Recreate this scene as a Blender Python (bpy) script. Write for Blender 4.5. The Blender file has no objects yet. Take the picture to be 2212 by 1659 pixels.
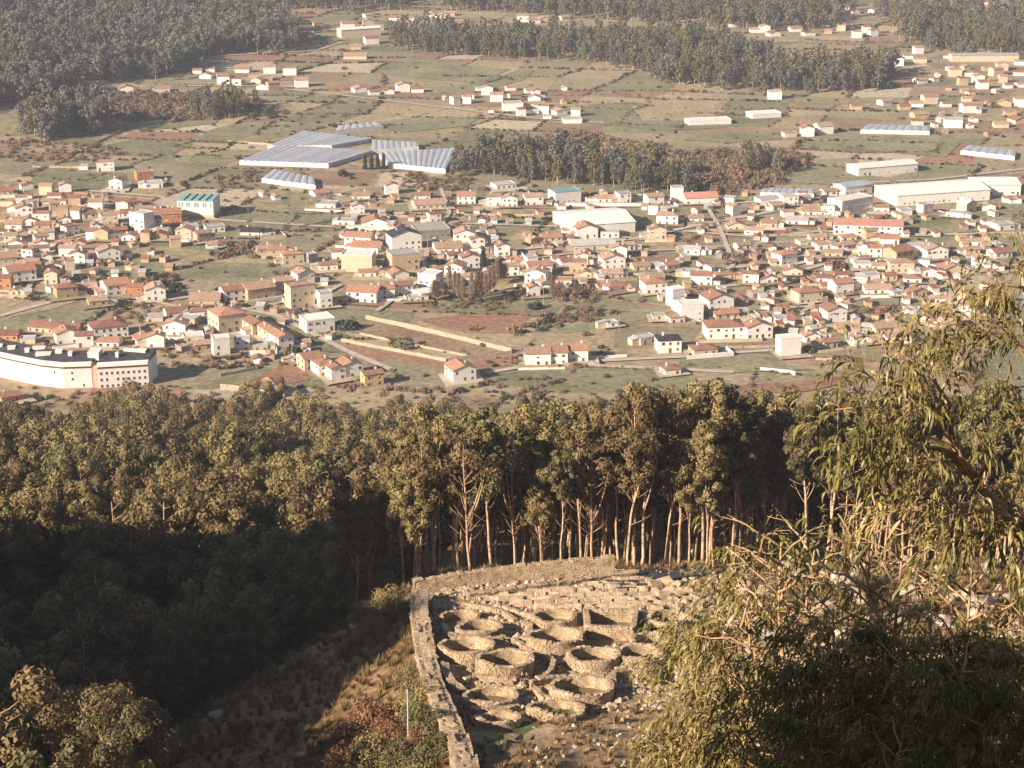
import bpy, math, random
import numpy as np
from mathutils import Vector, Matrix

random.seed(11)
rng = np.random.default_rng(11)
scene = bpy.context.scene
coll = scene.collection
R = math.radians

# ------------------------------------------------------------------ camera
CAM_Z, PITCH, FPX, CU, CV = 250.0, 18.0, 4320.0, 1106.0, 829.5   # pixels of a 2212 x 1659 picture
cd = bpy.data.cameras.new("camera")
cam = bpy.data.objects.new("camera", cd)
coll.objects.link(cam)
cam.location = (0, 0, CAM_Z)
cam.rotation_euler = (R(90 - PITCH), 0, 0)
cd.sensor_width = 36
cd.lens = 36 * FPX / 2212
cd.clip_start = 0.5
cd.clip_end = 20000
scene.camera = cam

# ------------------------------------------------------------------ sky, sun, exposure
SUN_EL, SUN_AZ = 25.0, 36.0        # the light travels to the right and away from the viewer
w = bpy.data.worlds.new("World")
scene.world = w
w.use_nodes = True
nt = w.node_tree
sky = nt.nodes.new("ShaderNodeTexSky")
sky.sky_type = 'NISHITA'
sky.sun_disc = False
sky.sun_elevation = R(SUN_EL)
sky.sun_rotation = R(270 - SUN_AZ)
sky.air_density = 0.7
sky.dust_density = 0.6
bg = nt.nodes["Background"]
nt.links.new(sky.outputs[0], bg.inputs[0])
bg.inputs[1].default_value = 0.05
sl = bpy.data.lights.new("sun", 'SUN')
sl.energy = 5.0
sl.angle = R(0.55)
sl.color = (1.0, 0.845, 0.69)
sun = bpy.data.objects.new("sun", sl)
coll.objects.link(sun)
sd = Vector((math.cos(R(SUN_EL)) * math.cos(R(SUN_AZ)), math.cos(R(SUN_EL)) * math.sin(R(SUN_AZ)), -math.sin(R(SUN_EL))))
sun.rotation_euler = sd.to_track_quat('-Z', 'Y').to_euler()
sun.location = (-300, -200, 500)
scene.view_settings.view_transform = 'Standard'
scene.view_settings.look = 'None'
scene.view_settings.exposure = 1.1
scene.view_settings.gamma = 1.0

# ------------------------------------------------------------------ helpers
def tag(o, label=None, cat=None, group=None, kind=None):
    if label: o["label"] = label
    if cat: o["category"] = cat
    if group: o["group"] = group
    if kind: o["kind"] = kind
    return o

def empty(name, loc, rz=0, scale=1.0):
    o = bpy.data.objects.new(name, None)
    o.empty_display_size = 0.2
    o.location = loc
    o.rotation_euler = (0, 0, rz)
    o.scale = (scale, scale, scale)
    coll.objects.link(o)
    return o

def mesh(name, V, F, mats, mi=None, smooth=False):
    me = bpy.data.meshes.new(name)
    V = np.asarray(V, dtype=np.float64).reshape(-1, 3)
    if isinstance(F, np.ndarray):
        n, k = F.shape
        me.vertices.add(len(V)); me.vertices.foreach_set("co", V.ravel())
        me.loops.add(n * k); me.loops.foreach_set("vertex_index", F.ravel().astype(np.int32))
        me.polygons.add(n)
        me.polygons.foreach_set("loop_start", np.arange(0, n * k, k, dtype=np.int32))
        me.update(calc_edges=True)
    else:
        me.from_pydata(V.tolist(), [], F)
    for m in (mats if isinstance(mats, (list, tuple)) else [mats]):
        me.materials.append(m)
    if mi is not None:
        me.polygons.foreach_set("material_index", np.asarray(mi, dtype=np.int32))
    if smooth:
        me.polygons.foreach_set("use_smooth", np.ones(len(me.polygons), dtype=bool))
    me.update()
    return me

def obj(name, me, parent=None, loc=(0, 0, 0), rot=(0, 0, 0), scale=(1, 1, 1)):
    o = bpy.data.objects.new(name, me)
    o.location = loc; o.rotation_euler = rot; o.scale = scale
    coll.objects.link(o)
    if parent is not None: o.parent = parent
    return o

class MB:
    """collects verts and faces for one mesh"""
    def __init__(s): s.V = []; s.F = []; s.M = []
    def add(s, V, F, m=0):
        b = len(s.V)
        s.V.extend([tuple(v) for v in V])
        for f in F:
            s.F.append([i + b for i in f]); s.M.append(m)
    def box(s, x0, x1, y0, y1, z0, z1, m=0):
        s.add([(x0, y0, z0), (x1, y0, z0), (x1, y1, z0), (x0, y1, z0), (x0, y0, z1), (x1, y0, z1), (x1, y1, z1), (x0, y1, z1)], BOXF, m)
    def hexa(s, P, m=0):
        s.add(P, BOXF, m)
    def build(s, name, mats, smooth=False):
        return mesh(name, s.V, s.F, mats, s.M, smooth)
BOXF = [(0, 3, 2, 1), (4, 5, 6, 7), (0, 1, 5, 4), (1, 2, 6, 5), (2, 3, 7, 6), (3, 0, 4, 7)]

def tube(path, rad, k=6):
    P = np.asarray(path, float); n = len(P)
    T = np.gradient(P, axis=0); T /= np.linalg.norm(T, axis=1)[:, None] + 1e-9
    up = np.where(np.abs(T[:, 2:3]) > 0.9, np.array([[1., 0, 0]]), np.array([[0, 0, 1.]]))
    A = np.cross(T, up); A /= np.linalg.norm(A, axis=1)[:, None] + 1e-9
    B = np.cross(T, A)
    a = np.arange(k) * 2 * math.pi / k
    V = P[:, None, :] + (A[:, None, :] * np.cos(a)[None, :, None] + B[:, None, :] * np.sin(a)[None, :, None]) * np.asarray(rad, float)[:, None, None]
    F = []
    for i in range(n - 1):
        for j in range(k):
            F.append((i * k + j, i * k + (j + 1) % k, (i + 1) * k + (j + 1) % k, (i + 1) * k + j))
    F.append(tuple(range(k))[::-1]); F.append(tuple((n - 1) * k + j for j in range(k)))
    return V.reshape(-1, 3), F

# ------------------------------------------------------------------ materials
def mat(name, cols, scale=3.0, rough=0.85, bump=0.0, bscale=None, rand=0.0, detail=4.0, spec=0.25, stops=None, coord='Object', trans=0.0, dist=0.0, scale2=None, cols2=None, hue=0.0):
    """noise-mottled colour; rand = lightness change from object to object"""
    m = bpy.data.materials.new(name)
    m.use_nodes = True
    N = m.node_tree.nodes; L = m.node_tree.links
    b = N["Principled BSDF"]
    b.inputs["Roughness"].default_value = rough
    b.inputs["Specular IOR Level"].default_value = spec
    tc = N.new("ShaderNodeTexCoord")
    if coord == 'World':
        g = N.new("ShaderNodeNewGeometry"); vec = g.outputs["Position"]
    else:
        vec = tc.outputs["Object"]
    n1 = N.new("ShaderNodeTexNoise")
    n1.inputs["Scale"].default_value = scale; n1.inputs["Detail"].default_value = detail
    n1.inputs["Distortion"].default_value = dist
    L.new(vec, n1.inputs["Vector"])
    def ramp(fac, cols, stops=None):
        r = N.new("ShaderNodeValToRGB")
        k = len(cols)
        while len(r.color_ramp.elements) < k: r.color_ramp.elements.new(0.5)
        for i, c in enumerate(cols):
            r.color_ramp.elements[i].position = stops[i] if stops else (0.32 + 0.36 * i / max(1, k - 1))
            r.color_ramp.elements[i].color = (*c, 1)
        L.new(fac, r.inputs[0])
        return r.outputs[0]
    out = ramp(n1.outputs[0], cols, stops)
    if cols2:
        n2 = N.new("ShaderNodeTexNoise"); n2.inputs["Scale"].default_value = scale2; n2.inputs["Detail"].default_value = 3
        L.new(vec, n2.inputs["Vector"])
        o2 = ramp(n2.outputs[0], cols2)
        mx = N.new("ShaderNodeMix"); mx.data_type = 'RGBA'; mx.blend_type = 'MULTIPLY'; mx.inputs[0].default_value = 1.0
        L.new(out, mx.inputs[6]); L.new(o2, mx.inputs[7]); out = mx.outputs[2]
    if rand > 0:
        oi = N.new("ShaderNodeObjectInfo")
        mr = N.new("ShaderNodeMapRange"); mr.inputs[3].default_value = 1 - rand; mr.inputs[4].default_value = 1 + rand
        L.new(oi.outputs["Random"], mr.inputs[0])
        hs = N.new("ShaderNodeHueSaturation")
        L.new(out, hs.inputs["Color"]); L.new(mr.outputs[0], hs.inputs["Value"])
        m2 = N.new("ShaderNodeMath"); m2.operation = 'MULTIPLY_ADD'; m2.inputs[1].default_value = hue; m2.inputs[2].default_value = 0.5 - hue / 2
        L.new(oi.outputs["Random"], m2.inputs[0]); L.new(m2.outputs[0], hs.inputs["Hue"])
        out = hs.outputs[0]
    L.new(out, b.inputs["Base Color"])
    if bump > 0:
        nb = N.new("ShaderNodeTexNoise"); nb.inputs["Scale"].default_value = bscale or scale * 4; nb.inputs["Detail"].default_value = 5
        L.new(vec, nb.inputs["Vector"])
        bp = N.new("ShaderNodeBump"); bp.inputs["Strength"].default_value = min(1, bump); bp.inputs["Distance"].default_value = bump
        L.new(nb.outputs[0], bp.inputs["Height"]); L.new(bp.outputs[0], b.inputs["Normal"])
    if trans > 0:
        t = N.new("ShaderNodeBsdfTranslucent"); L.new(out, t.inputs[0])
        mxs = N.new("ShaderNodeMixShader"); mxs.inputs[0].default_value = trans
        L.new(b.outputs[0], mxs.inputs[1]); L.new(t.outputs[0], mxs.inputs[2])
        L.new(mxs.outputs[0], N["Material Output"].inputs[0])
    return m

M = {}
def plain(name, c, var=0.12, **k):
    lo = tuple(x * (1 - var) for x in c); hi = tuple(min(1, x * (1 + var)) for x in c)
    M[name] = mat(name, [lo, hi], **k)
plain('white', (0.78, 0.75, 0.70), 0.07, scale=0.25, rand=0.10, cols2=[(0.88, 0.86, 0.82), (1, 1, 1)], scale2=1.2)
plain('cream', (0.62, 0.52, 0.38), 0.10, scale=0.25, rand=0.12, cols2=[(0.85, 0.82, 0.78), (1, 1, 1)], scale2=1.2)
plain('tan', (0.46, 0.34, 0.22), 0.14, scale=0.3, rand=0.15)
plain('pink', (0.52, 0.25, 0.19), 0.12, scale=0.3, rand=0.08)
plain('yellow', (0.58, 0.43, 0.20), 0.10, scale=0.3, rand=0.08)
plain('grey', (0.26, 0.24, 0.22), 0.16, scale=0.4, rand=0.15)
plain('brick', (0.46, 0.21, 0.10), 0.16, scale=0.4, rand=0.15)
plain('orange', (0.35, 0.185, 0.12), 0.25, scale=0.9, rand=0.22, rough=0.8)
plain('red', (0.27, 0.13, 0.092), 0.28, scale=0.9, rand=0.2, rough=0.8)
plain('rooftan', (0.38, 0.25, 0.175), 0.28, scale=0.9, rand=0.2, rough=0.8)
plain('slate', (0.05, 0.045, 0.05), 0.3, scale=0.6, rand=0.2, rough=0.6)
plain('roofgrey', (0.42, 0.40, 0.38), 0.16, scale=0.4, rand=0.15)
plain('teal', (0.20, 0.34, 0.34), 0.10, scale=0.5, rough=0.5)
plain('window', (0.035, 0.04, 0.05), 0.2, scale=2, rough=0.15, spec=0.5)
plain('frame', (0.55, 0.50, 0.44), 0.1, scale=2)
plain('door', (0.14, 0.075, 0.04), 0.25, scale=2, rand=0.3)
plain('plastic', (0.43, 0.45, 0.48), 0.10, scale=0.15, rough=0.45, spec=0.4, rand=0.1, cols2=[(0.82, 0.84, 0.86), (1, 1, 1)], scale2=0.6)
plain('metal', (0.55, 0.55, 0.55), 0.1, scale=2, rough=0.4)
plain('asphalt', (0.06, 0.06, 0.065), 0.2, scale=1.0)
plain('concrete', (0.36, 0.33, 0.29), 0.15, scale=0.6, bump=0.02)
plain('lane', (0.48, 0.41, 0.33), 0.12, scale=0.2)
plain('fieldwall', (0.50, 0.42, 0.31), 0.22, scale=0.8, cols2=[(0.6, 0.58, 0.55), (1, 1, 1)], scale2=2.2)
M['stone'] = mat('stone', [(0.34, 0.25, 0.155), (0.48, 0.37, 0.245), (0.58, 0.47, 0.33)], scale=1.1, bump=0.04, bscale=9, rand=0.16, cols2=[(0.66, 0.6, 0.53), (1, 1, 1)], scale2=5, coord='World')
M['mortar'] = mat('mortar', [(0.22, 0.15, 0.085), (0.34, 0.25, 0.15)], scale=3, bump=0.05)
M['walltop'] = mat('walltop', [(0.24, 0.165, 0.10), (0.38, 0.28, 0.18), (0.46, 0.36, 0.25)], scale=0.9, bump=0.06, bscale=5, cols2=[(0.55, 0.5, 0.45), (1, 1, 1)], scale2=3)
M['floor'] = mat('floor', [(0.16, 0.125, 0.05), (0.25, 0.20, 0.09)], scale=2.2, bump=0.05)
M['rock'] = mat('rock', [(0.26, 0.19, 0.13), (0.42, 0.33, 0.24), (0.54, 0.46, 0.36)], scale=1.3, bump=0.06, bscale=6, rand=0.18)
M['bark'] = mat('bark', [(0.30, 0.16, 0.085), (0.52, 0.34, 0.21), (0.62, 0.46, 0.32)], scale=1.3, rand=0.25, dist=0.5)
M['barkdark'] = mat('barkdark', [(0.10, 0.06, 0.04), (0.20, 0.13, 0.08)], scale=2.0, rand=0.2)
M['leaf'] = mat('leaf', [(0.10, 0.092, 0.036), (0.155, 0.135, 0.056), (0.21, 0.175, 0.078)], scale=0.5, rough=0.6, hue=0.03, rand=0.25, trans=0.12)
M['leafbrown'] = mat('leafbrown', [(0.15, 0.112, 0.046), (0.225, 0.168, 0.072), (0.30, 0.225, 0.10)], scale=0.5, rough=0.6, hue=0.03, rand=0.25, trans=0.12)
M['leafdark'] = mat('leafdark', [(0.030, 0.042, 0.022), (0.055, 0.066, 0.034)], scale=0.6, rough=0.6, hue=0.03, rand=0.3)
M['leafgrey_hazed'] = mat('leafgrey_hazed', [(0.10, 0.104, 0.078), (0.17, 0.162, 0.122)], scale=0.4, rough=0.65, hue=0.03, rand=0.25)  # grey far foliage, paled further to carry some of the haze
M['bare'] = mat('bare', [(0.17, 0.105, 0.068), (0.27, 0.175, 0.115)], scale=0.6, rough=0.9, rand=0.3)
M['poplar'] = mat('poplar', [(0.26, 0.185, 0.125), (0.38, 0.28, 0.20)], scale=0.6, rough=0.9, rand=0.2)
M['rust'] = mat('rust', [(0.15, 0.07, 0.04), (0.25, 0.125, 0.068), (0.33, 0.20, 0.105)], scale=1.2, rough=0.8, trans=0.1)
M['nearleaf'] = mat('nearleaf', [(0.12, 0.112, 0.034), (0.24, 0.195, 0.062), (0.41, 0.315, 0.115)], scale=0.55, rough=0.42, spec=0.4, trans=0.22, rand=0.12)
M['nearbark'] = mat('nearbark', [(0.34, 0.20, 0.105), (0.52, 0.36, 0.20)], scale=1.5)
M['drygrass'] = mat('drygrass', [(0.22, 0.13, 0.06), (0.36, 0.25, 0.13), (0.42, 0.33, 0.19)], scale=0.6, rough=0.9, trans=0.1)
M['skin'] = mat('skin', [(0.42, 0.24, 0.16), (0.48, 0.28, 0.19)], scale=6)
plain('jacket', (0.055, 0.03, 0.025), 0.2, scale=8)
plain('jeans', (0.30, 0.34, 0.42), 0.15, scale=8)
plain('darkcloth', (0.03, 0.026, 0.03), 0.2, scale=8)
plain('hair', (0.03, 0.018, 0.012), 0.2, scale=20)
# ------------------------------------------------------------------ terrain
PY = [-1600, -700, -300, -100, -30, 0, 7, 20, 60, 110, 150, 168, 222, 236, 300, 400, 500, 600, 680, 745, 6200]
PZ = [0, 0, 90, 215, 246, 248.2, 246, 235, 207, 182.5, 167, 162.0, 154.2, 148.5, 124, 86, 52, 24, 7, 0, 0]
_ys = np.arange(-1600, 6200, 2.0)
_zs = np.interp(_ys, PY, PZ)
_k = np.exp(-0.5 * (np.arange(-6, 7) * 2 / 3.5) ** 2); _k /= _k.sum()
_zs = np.convolve(np.pad(_zs, 6, mode='edge'), _k, mode='valid')
def prof(y): return np.interp(y, _ys, _zs)

_f = np.array([0, math.cos(R(PITCH)), -math.sin(R(PITCH))]); _u = np.array([0, math.sin(R(PITCH)), math.cos(R(PITCH))])
def ray(u, v):
    d = _f + np.array([1., 0, 0]) * (u - CU) / FPX - _u * (v - CV) / FPX
    return d / np.linalg.norm(d)
def project(x, y, z):
    dx, dy, dz = x, y, z - CAM_Z
    dep = dy * _f[1] + dz * _f[2]
    up = dy * _u[1] + dz * _u[2]
    return CU + FPX * dx / dep, CV - FPX * up / dep

_T = np.concatenate([np.arange(12, 400, 0.4), np.arange(400, 4200, 1.5)])
def cast_on(hf, u, v, extra=0.0, t0=12.0):
    d = ray(u, v)
    t = _T[_T >= t0]
    f = CAM_Z + d[2] * t - hf(d[0] * t, d[1] * t) - extra
    i = int(np.argmax(f < 0))
    if f[i] >= 0: i = len(t) - 1
    if i > 0:
        a, b = f[i - 1], f[i]
        tt = t[i - 1] + (t[i] - t[i - 1]) * (a / (a - b) if a != b else 0)
    else: tt = t[0]
    p = np.array([0, 0, CAM_Z]) + d * tt
    return Vector(p), float(tt)

# the old boundary wall on the edge of the terrace, read off along its top
WALLPX = [(907, 1262), (905, 1310), (917, 1385), (930, 1445), (958, 1530), (992, 1600), (1030, 1690)]
_wp = [cast_on(lambda x, y: prof(y), u, v, 1.5, 150)[0] for u, v in WALLPX]
_wy = np.array([p.y for p in _wp])[::-1]; _wx = np.array([p.x for p in _wp])[::-1]
def xw(y): return np.interp(y, _wy, _wx)

def sstep(a, b, x):
    t = np.clip((x - a) / (b - a), 0, 1); return t * t * (3 - 2 * t)
def wnoise(x, y):
    return (np.sin(x * 0.31 + np.sin(y * 0.23) * 1.7) * np.sin(y * 0.27 + np.sin(x * 0.19) * 1.9) + 0.5 * np.sin(x * 0.83 + y * 0.41 + 1.3 * np.sin(y * 0.6)) + 0.3 * np.sin(1.7 * x - 1.1 * y))
SHADE_RIDGE_Y = [-140, 20, 40, 86, 97, 104, 111, 118, 150, 200, 261, 290, 330, 380, 440]  # unseen ridge left of view, heights shaped for its shade over the hollow
SHADE_RIDGE_Z = [-200, 90, 140, 180, 243, 241, 233, 236, 237, 211, 170, 152, 110, 20, -300]
def h(x, y):
    x = np.asarray(x, float); y = np.asarray(y, float)
    z = prof(y) / (1 + (np.abs(x) / 750) ** 4)
    t = np.clip(xw(y) - 1.2 - x, 0, None)
    win = (0.35 + 0.65 * sstep(50, 150, y)) * (1 - sstep(245, 430, y)) * sstep(-20, 60, y)
    z = z - 44 * (1 - np.exp(-t * 0.62 / 44)) * win
    z = z - 17 * np.exp(-((x + 62) / 36) ** 2 - ((y - 268) / 52) ** 2)
    shade_rdg = np.interp(y, SHADE_RIDGE_Y, SHADE_RIDGE_Z) - 1.4 * np.clip(np.abs(x + 165) - 9, 0, None)
    z = np.maximum(z, shade_rdg)
    p_, q_ = 0.809 * x + 0.588 * y, 0.809 * y - 0.588 * x
    shade_crag = 253.6 - 4.0 * np.clip(q_ - 25.6, 0, None) - 1.6 * np.clip(4 - q_, 0, None) - 1.3 * np.clip(p_ + 12, 0, None) - 1.3 * np.clip(-30 - p_, 0, None)  # rock rise added out of view, aligned with sunlight to shade the near slope
    z = np.maximum(z, shade_crag)
    z = z + 74 * np.exp(-((x + 820) / 330) ** 2 - ((y - 1780) / 430) ** 2) * sstep(-200, -420, x)
    # far beyond the picture the valley closes with hills
    z = z + 320 * sstep(2900, 5400, y) + 260 * sstep(1500, 3300, np.abs(x)) * sstep(500, 1500, y)
    hill = sstep(3, 25, z) * (1 - sstep(900, 1100, y))
    terr = sstep(164, 172, y) * (1 - sstep(226, 234, y)) * sstep(-1.0, 1.5, x - xw(y)) * (1 - sstep(30, 44, x))
    z = z + 0.55 * wnoise(x, y) * hill * (1 - 0.93 * terr) * sstep(3, 10, np.hypot(x, y))
    return z
def cast(u, v, extra=0.0, t0=12.0): return cast_on(h, u, v, extra, t0)
def hz(x, y): return float(h(np.array([x]), np.array([y]))[0])

xs = np.unique(np.concatenate([np.linspace(-3500, -700, 24), np.linspace(-700, -260, 36), np.linspace(-260, -110, 40), np.linspace(-110, 110, 112), np.linspace(110, 700, 48), np.linspace(700, 3500, 24)]))
ysv = np.unique(np.concatenate([np.linspace(-1500, -60, 24), np.linspace(-60, 290, 168), np.linspace(290, 760, 95), np.linspace(760, 2600, 74), np.linspace(2600, 6000, 24)]))
GX, GY = np.meshgrid(xs, ysv)
GZ = h(GX, GY)
nx, ny = len(xs), len(ysv)
idx = np.arange(nx * ny).reshape(ny, nx)
Q = np.stack([idx[:-1, :-1], idx[:-1, 1:], idx[1:, 1:], idx[1:, :-1]], -1).reshape(-1, 4)

def ground_material():
    m = bpy.data.materials.new("ground"); m.use_nodes = True
    N = m.node_tree.nodes; L = m.node_tree.links; b = N["Principled BSDF"]
    b.inputs["Roughness"].default_value = 0.95; b.inputs["Specular IOR Level"].default_value = 0.1
    g = N.new("ShaderNodeNewGeometry")
    def noise(s, d=5, dist=0.0):
        n = N.new("ShaderNodeTexNoise"); n.inputs["Scale"].default_value = s; n.inputs["Detail"].default_value = d; n.inputs["Distortion"].default_value = dist
        L.new(g.outputs["Position"], n.inputs["Vector"]); return n.outputs[0]
    def ramp(f, cs, st):
        r = N.new("ShaderNodeValToRGB")
        while len(r.color_ramp.elements) < len(cs): r.color_ramp.elements.new(0.5)
        for e, c, s in zip(r.color_ramp.elements, cs, st): e.position = s; e.color = (*c, 1)
        L.new(f, r.inputs[0]); return r.outputs[0]
    def mix(f, a, c, mode='MIX'):
        x = N.new("ShaderNodeMix"); x.data_type = 'RGBA'; x.blend_type = mode
        if isinstance(f, float): x.inputs[0].default_value = f
        else: L.new(f, x.inputs[0])
        L.new(a, x.inputs[6]); L.new(c, x.inputs[7]); return x.outputs[2]
    valley = ramp(noise(0.012, 8, 0.6), [(0.28, 0.20, 0.14), (0.37, 0.285, 0.195), (0.34, 0.285, 0.18), (0.26, 0.245, 0.145)], [0.36, 0.46, 0.54, 0.64])
    valley = mix(0.75, valley, ramp(noise(0.16, 6), [(0.55, 0.5, 0.45), (1.15, 1.1, 1.05)], [0.35, 0.6]), 'MULTIPLY')
    wild = ramp(noise(0.09, 8, 0.4), [(0.12, 0.075, 0.035), (0.22, 0.15, 0.075), (0.31, 0.22, 0.12), (0.16, 0.13, 0.05)], [0.34, 0.46, 0.57, 0.68])
    wild = mix(0.8, wild, ramp(noise(1.4, 6), [(0.5, 0.45, 0.4), (1.2, 1.15, 1.1)], [0.36, 0.62]), 'MULTIPLY')
    dirt = ramp(noise(0.35, 7, 0.3), [(0.28, 0.19, 0.11), (0.38, 0.27, 0.16), (0.45, 0.345, 0.22)], [0.36, 0.5, 0.64])
    dirt = mix(0.7, dirt, ramp(noise(3.0, 5), [(0.6, 0.56, 0.5), (1.12, 1.1, 1.06)], [0.38, 0.6]), 'MULTIPLY')
    a1 = N.new("ShaderNodeAttribute"); a1.attribute_name = "wild"
    a2 = N.new("ShaderNodeAttribute"); a2.attribute_name = "dirt"
    c = mix(a1.outputs["Fac"], valley, wild)
    c = mix(a2.outputs["Fac"], c, dirt)
    L.new(c, b.inputs["Base Color"])
    bp = N.new("ShaderNodeBump"); bp.inputs["Strength"].default_value = 0.8; bp.inputs["Distance"].default_value = 0.35
    L.new(noise(0.9, 8), bp.inputs["Height"]); L.new(bp.outputs[0], b.inputs["Normal"])
    return m
gm = mesh("terrain", np.stack([GX, GY, GZ], -1).reshape(-1, 3), Q, ground_material(), smooth=True)
at = gm.attributes.new("wild", 'FLOAT', 'POINT'); at.data.foreach_set("value", (sstep(2, 14, GZ) * (1 - sstep(800, 1000, GY))).ravel().astype(np.float32))
dm = sstep(148, 162, GY) * (1 - sstep(224, 229, GY)) * sstep(-1.5, 0.5, GX - xw(GY)) * (1 - sstep(24, 36, GX))
at = gm.attributes.new("dirt", 'FLOAT', 'POINT'); at.data.foreach_set("value", dm.ravel().astype(np.float32))
tag(obj("terrain", gm), "hillside falling to a flat farmed valley", kind="structure")

# ------------------------------------------------------------------ flat sheets of the valley floor: fields, lanes
def in_poly(px, py, poly):
    px = np.asarray(px); py = np.asarray(py); inside = np.zeros(px.shape, bool)
    n = len(poly); j = n - 1
    for i in range(n):
        xi, yi = poly[i]; xj, yj = poly[j]
        c = ((yi > py) != (yj > py)) & (px < (xj - xi) * (py - yi) / (yj - yi + 1e-12) + xi)
        inside ^= c; j = i
    return inside

FCOL = {  # field tones raised and greyed to stand in for part of the haze
    'green': [(0.200, 0.205, 0.120), (0.261, 0.254, 0.158), (0.310, 0.292, 0.189)],
    'olive': [(0.287, 0.257, 0.162), (0.364, 0.319, 0.215)],
    'straw': [(0.362, 0.298, 0.193), (0.461, 0.377, 0.252)],
    'brown': [(0.283, 0.199, 0.139), (0.372, 0.272, 0.193)],
    'redearth': [(0.302, 0.168, 0.118), (0.390, 0.241, 0.171)],
    'pale': [(0.464, 0.394, 0.295), (0.553, 0.484, 0.364)],
}
for k, c in FCOL.items():
    M['f_' + k] = mat('field_' + k, c, scale=0.035, detail=8, rough=0.95, spec=0.05, coord='World', dist=0.8, cols2=[(0.62, 0.60, 0.56), (1.08, 1.06, 1.02)], scale2=0.35, rand=0.10)

def sheet(name, pts, m, z=0.06, sub=1):
    """flat sheet following a polygon of world x,y points, edges made a little uneven"""
    P = []
    n = len(pts)
    for i in range(n):
        a = np.array(pts[i]); b = np.array(pts[(i + 1) % n]); L_ = np.linalg.norm(b - a); k = max(1, int(L_ / 9))
        nrm = np.array([-(b - a)[1], (b - a)[0]]) / (L_ + 1e-6)
        for q in range(k):
            P.append(a + (b - a) * q / k + nrm * (rng.normal(0, 0.5) if q else 0))
    me = mesh(name, [(p[0], p[1], hz(p[0], p[1]) + z) for p in P], [list(range(len(P)))], m)
    o = obj(name, me); tag(o, kind="structure"); return o

def pxpoly(pts, t0=600): return [tuple(cast(u, v, 0, t0)[0][:2]) for u, v in pts]
T1, T2, T3 = (0, 0), (737.3, 0), (1474.7, 0)
T4, T5, T6 = (0, 384), (737.3, 384), (1474.7, 384)
def Z(t, x, y): return (t[0] + x / 3, t[1] + y / 3)

# patchwork
HEDGE = []      # x, y, scale, kind
cell = []
ang = R(24)
ca, sa = math.cos(ang), math.sin(ang)
gi = np.arange(-16, 40); gj = np.arange(0, 46)
cx = np.zeros((len(gi), len(gj), 2))
colw = np.cumsum(rng.uniform(26, 62, len(gi))); roww = np.cumsum(rng.uniform(22, 52, len(gj)))
for a in range(len(gi)):
    for b in range(len(gj)):
        lx = colw[a] - colw[16] - 250 + rng.normal(0, 5); ly = roww[b] + rng.normal(0, 5)
        cx[a, b] = (lx * ca + ly * sa * 0.75, 690 + ly * ca - lx * sa * 0.35)
fn = 0
for a in range(len(gi) - 1):
    for b in range(len(gj) - 1):
        c = cx[a:a + 2, b:b + 2].reshape(4, 2)[[0, 2, 3, 1]]
        m_ = c.mean(0)
        if m_[1] < 735 or m_[1] > 2150: continue
        u, v = project(m_[0], m_[1], 0)
        if u < -150 or u > 2360 or v < -60: continue
        if hz(*m_) > 1.5: continue
        q = m_ + (c - m_) * rng.uniform(0.9, 0.97)
        lr = rng.random()
        leftish = 1 - u / 2212
        k = rng.choice(['green', 'olive', 'straw', 'brown', 'pale', 'redearth'], p=[0.27, 0.27, 0.20, 0.18, 0.05, 0.03])
        if rng.random() < 0.86:
            sheet("field", [tuple(p) for p in q], M['f_' + k], 0.05)
        for e in range(2):
            if rng.random() < 0.40:
                p0, p1 = c[e], c[(e + 1) % 4]
                L_ = np.linalg.norm(p1 - p0); sc = rng.uniform(0.5, 1.15)
                kk = 0 if rng.random() < 0.6 else 1
                for s in np.arange(0, L_, 2.2 * sc + 0.8):
                    if rng.random() < 0.78:
                        pp = p0 + (p1 - p0) * s / L_ + rng.normal(0, 0.7, 2)
                        HEDGE.append((pp[0], pp[1], sc * rng.uniform(0.5, 1.2), kk if rng.random() < 0.8 else 1 - kk))

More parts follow.
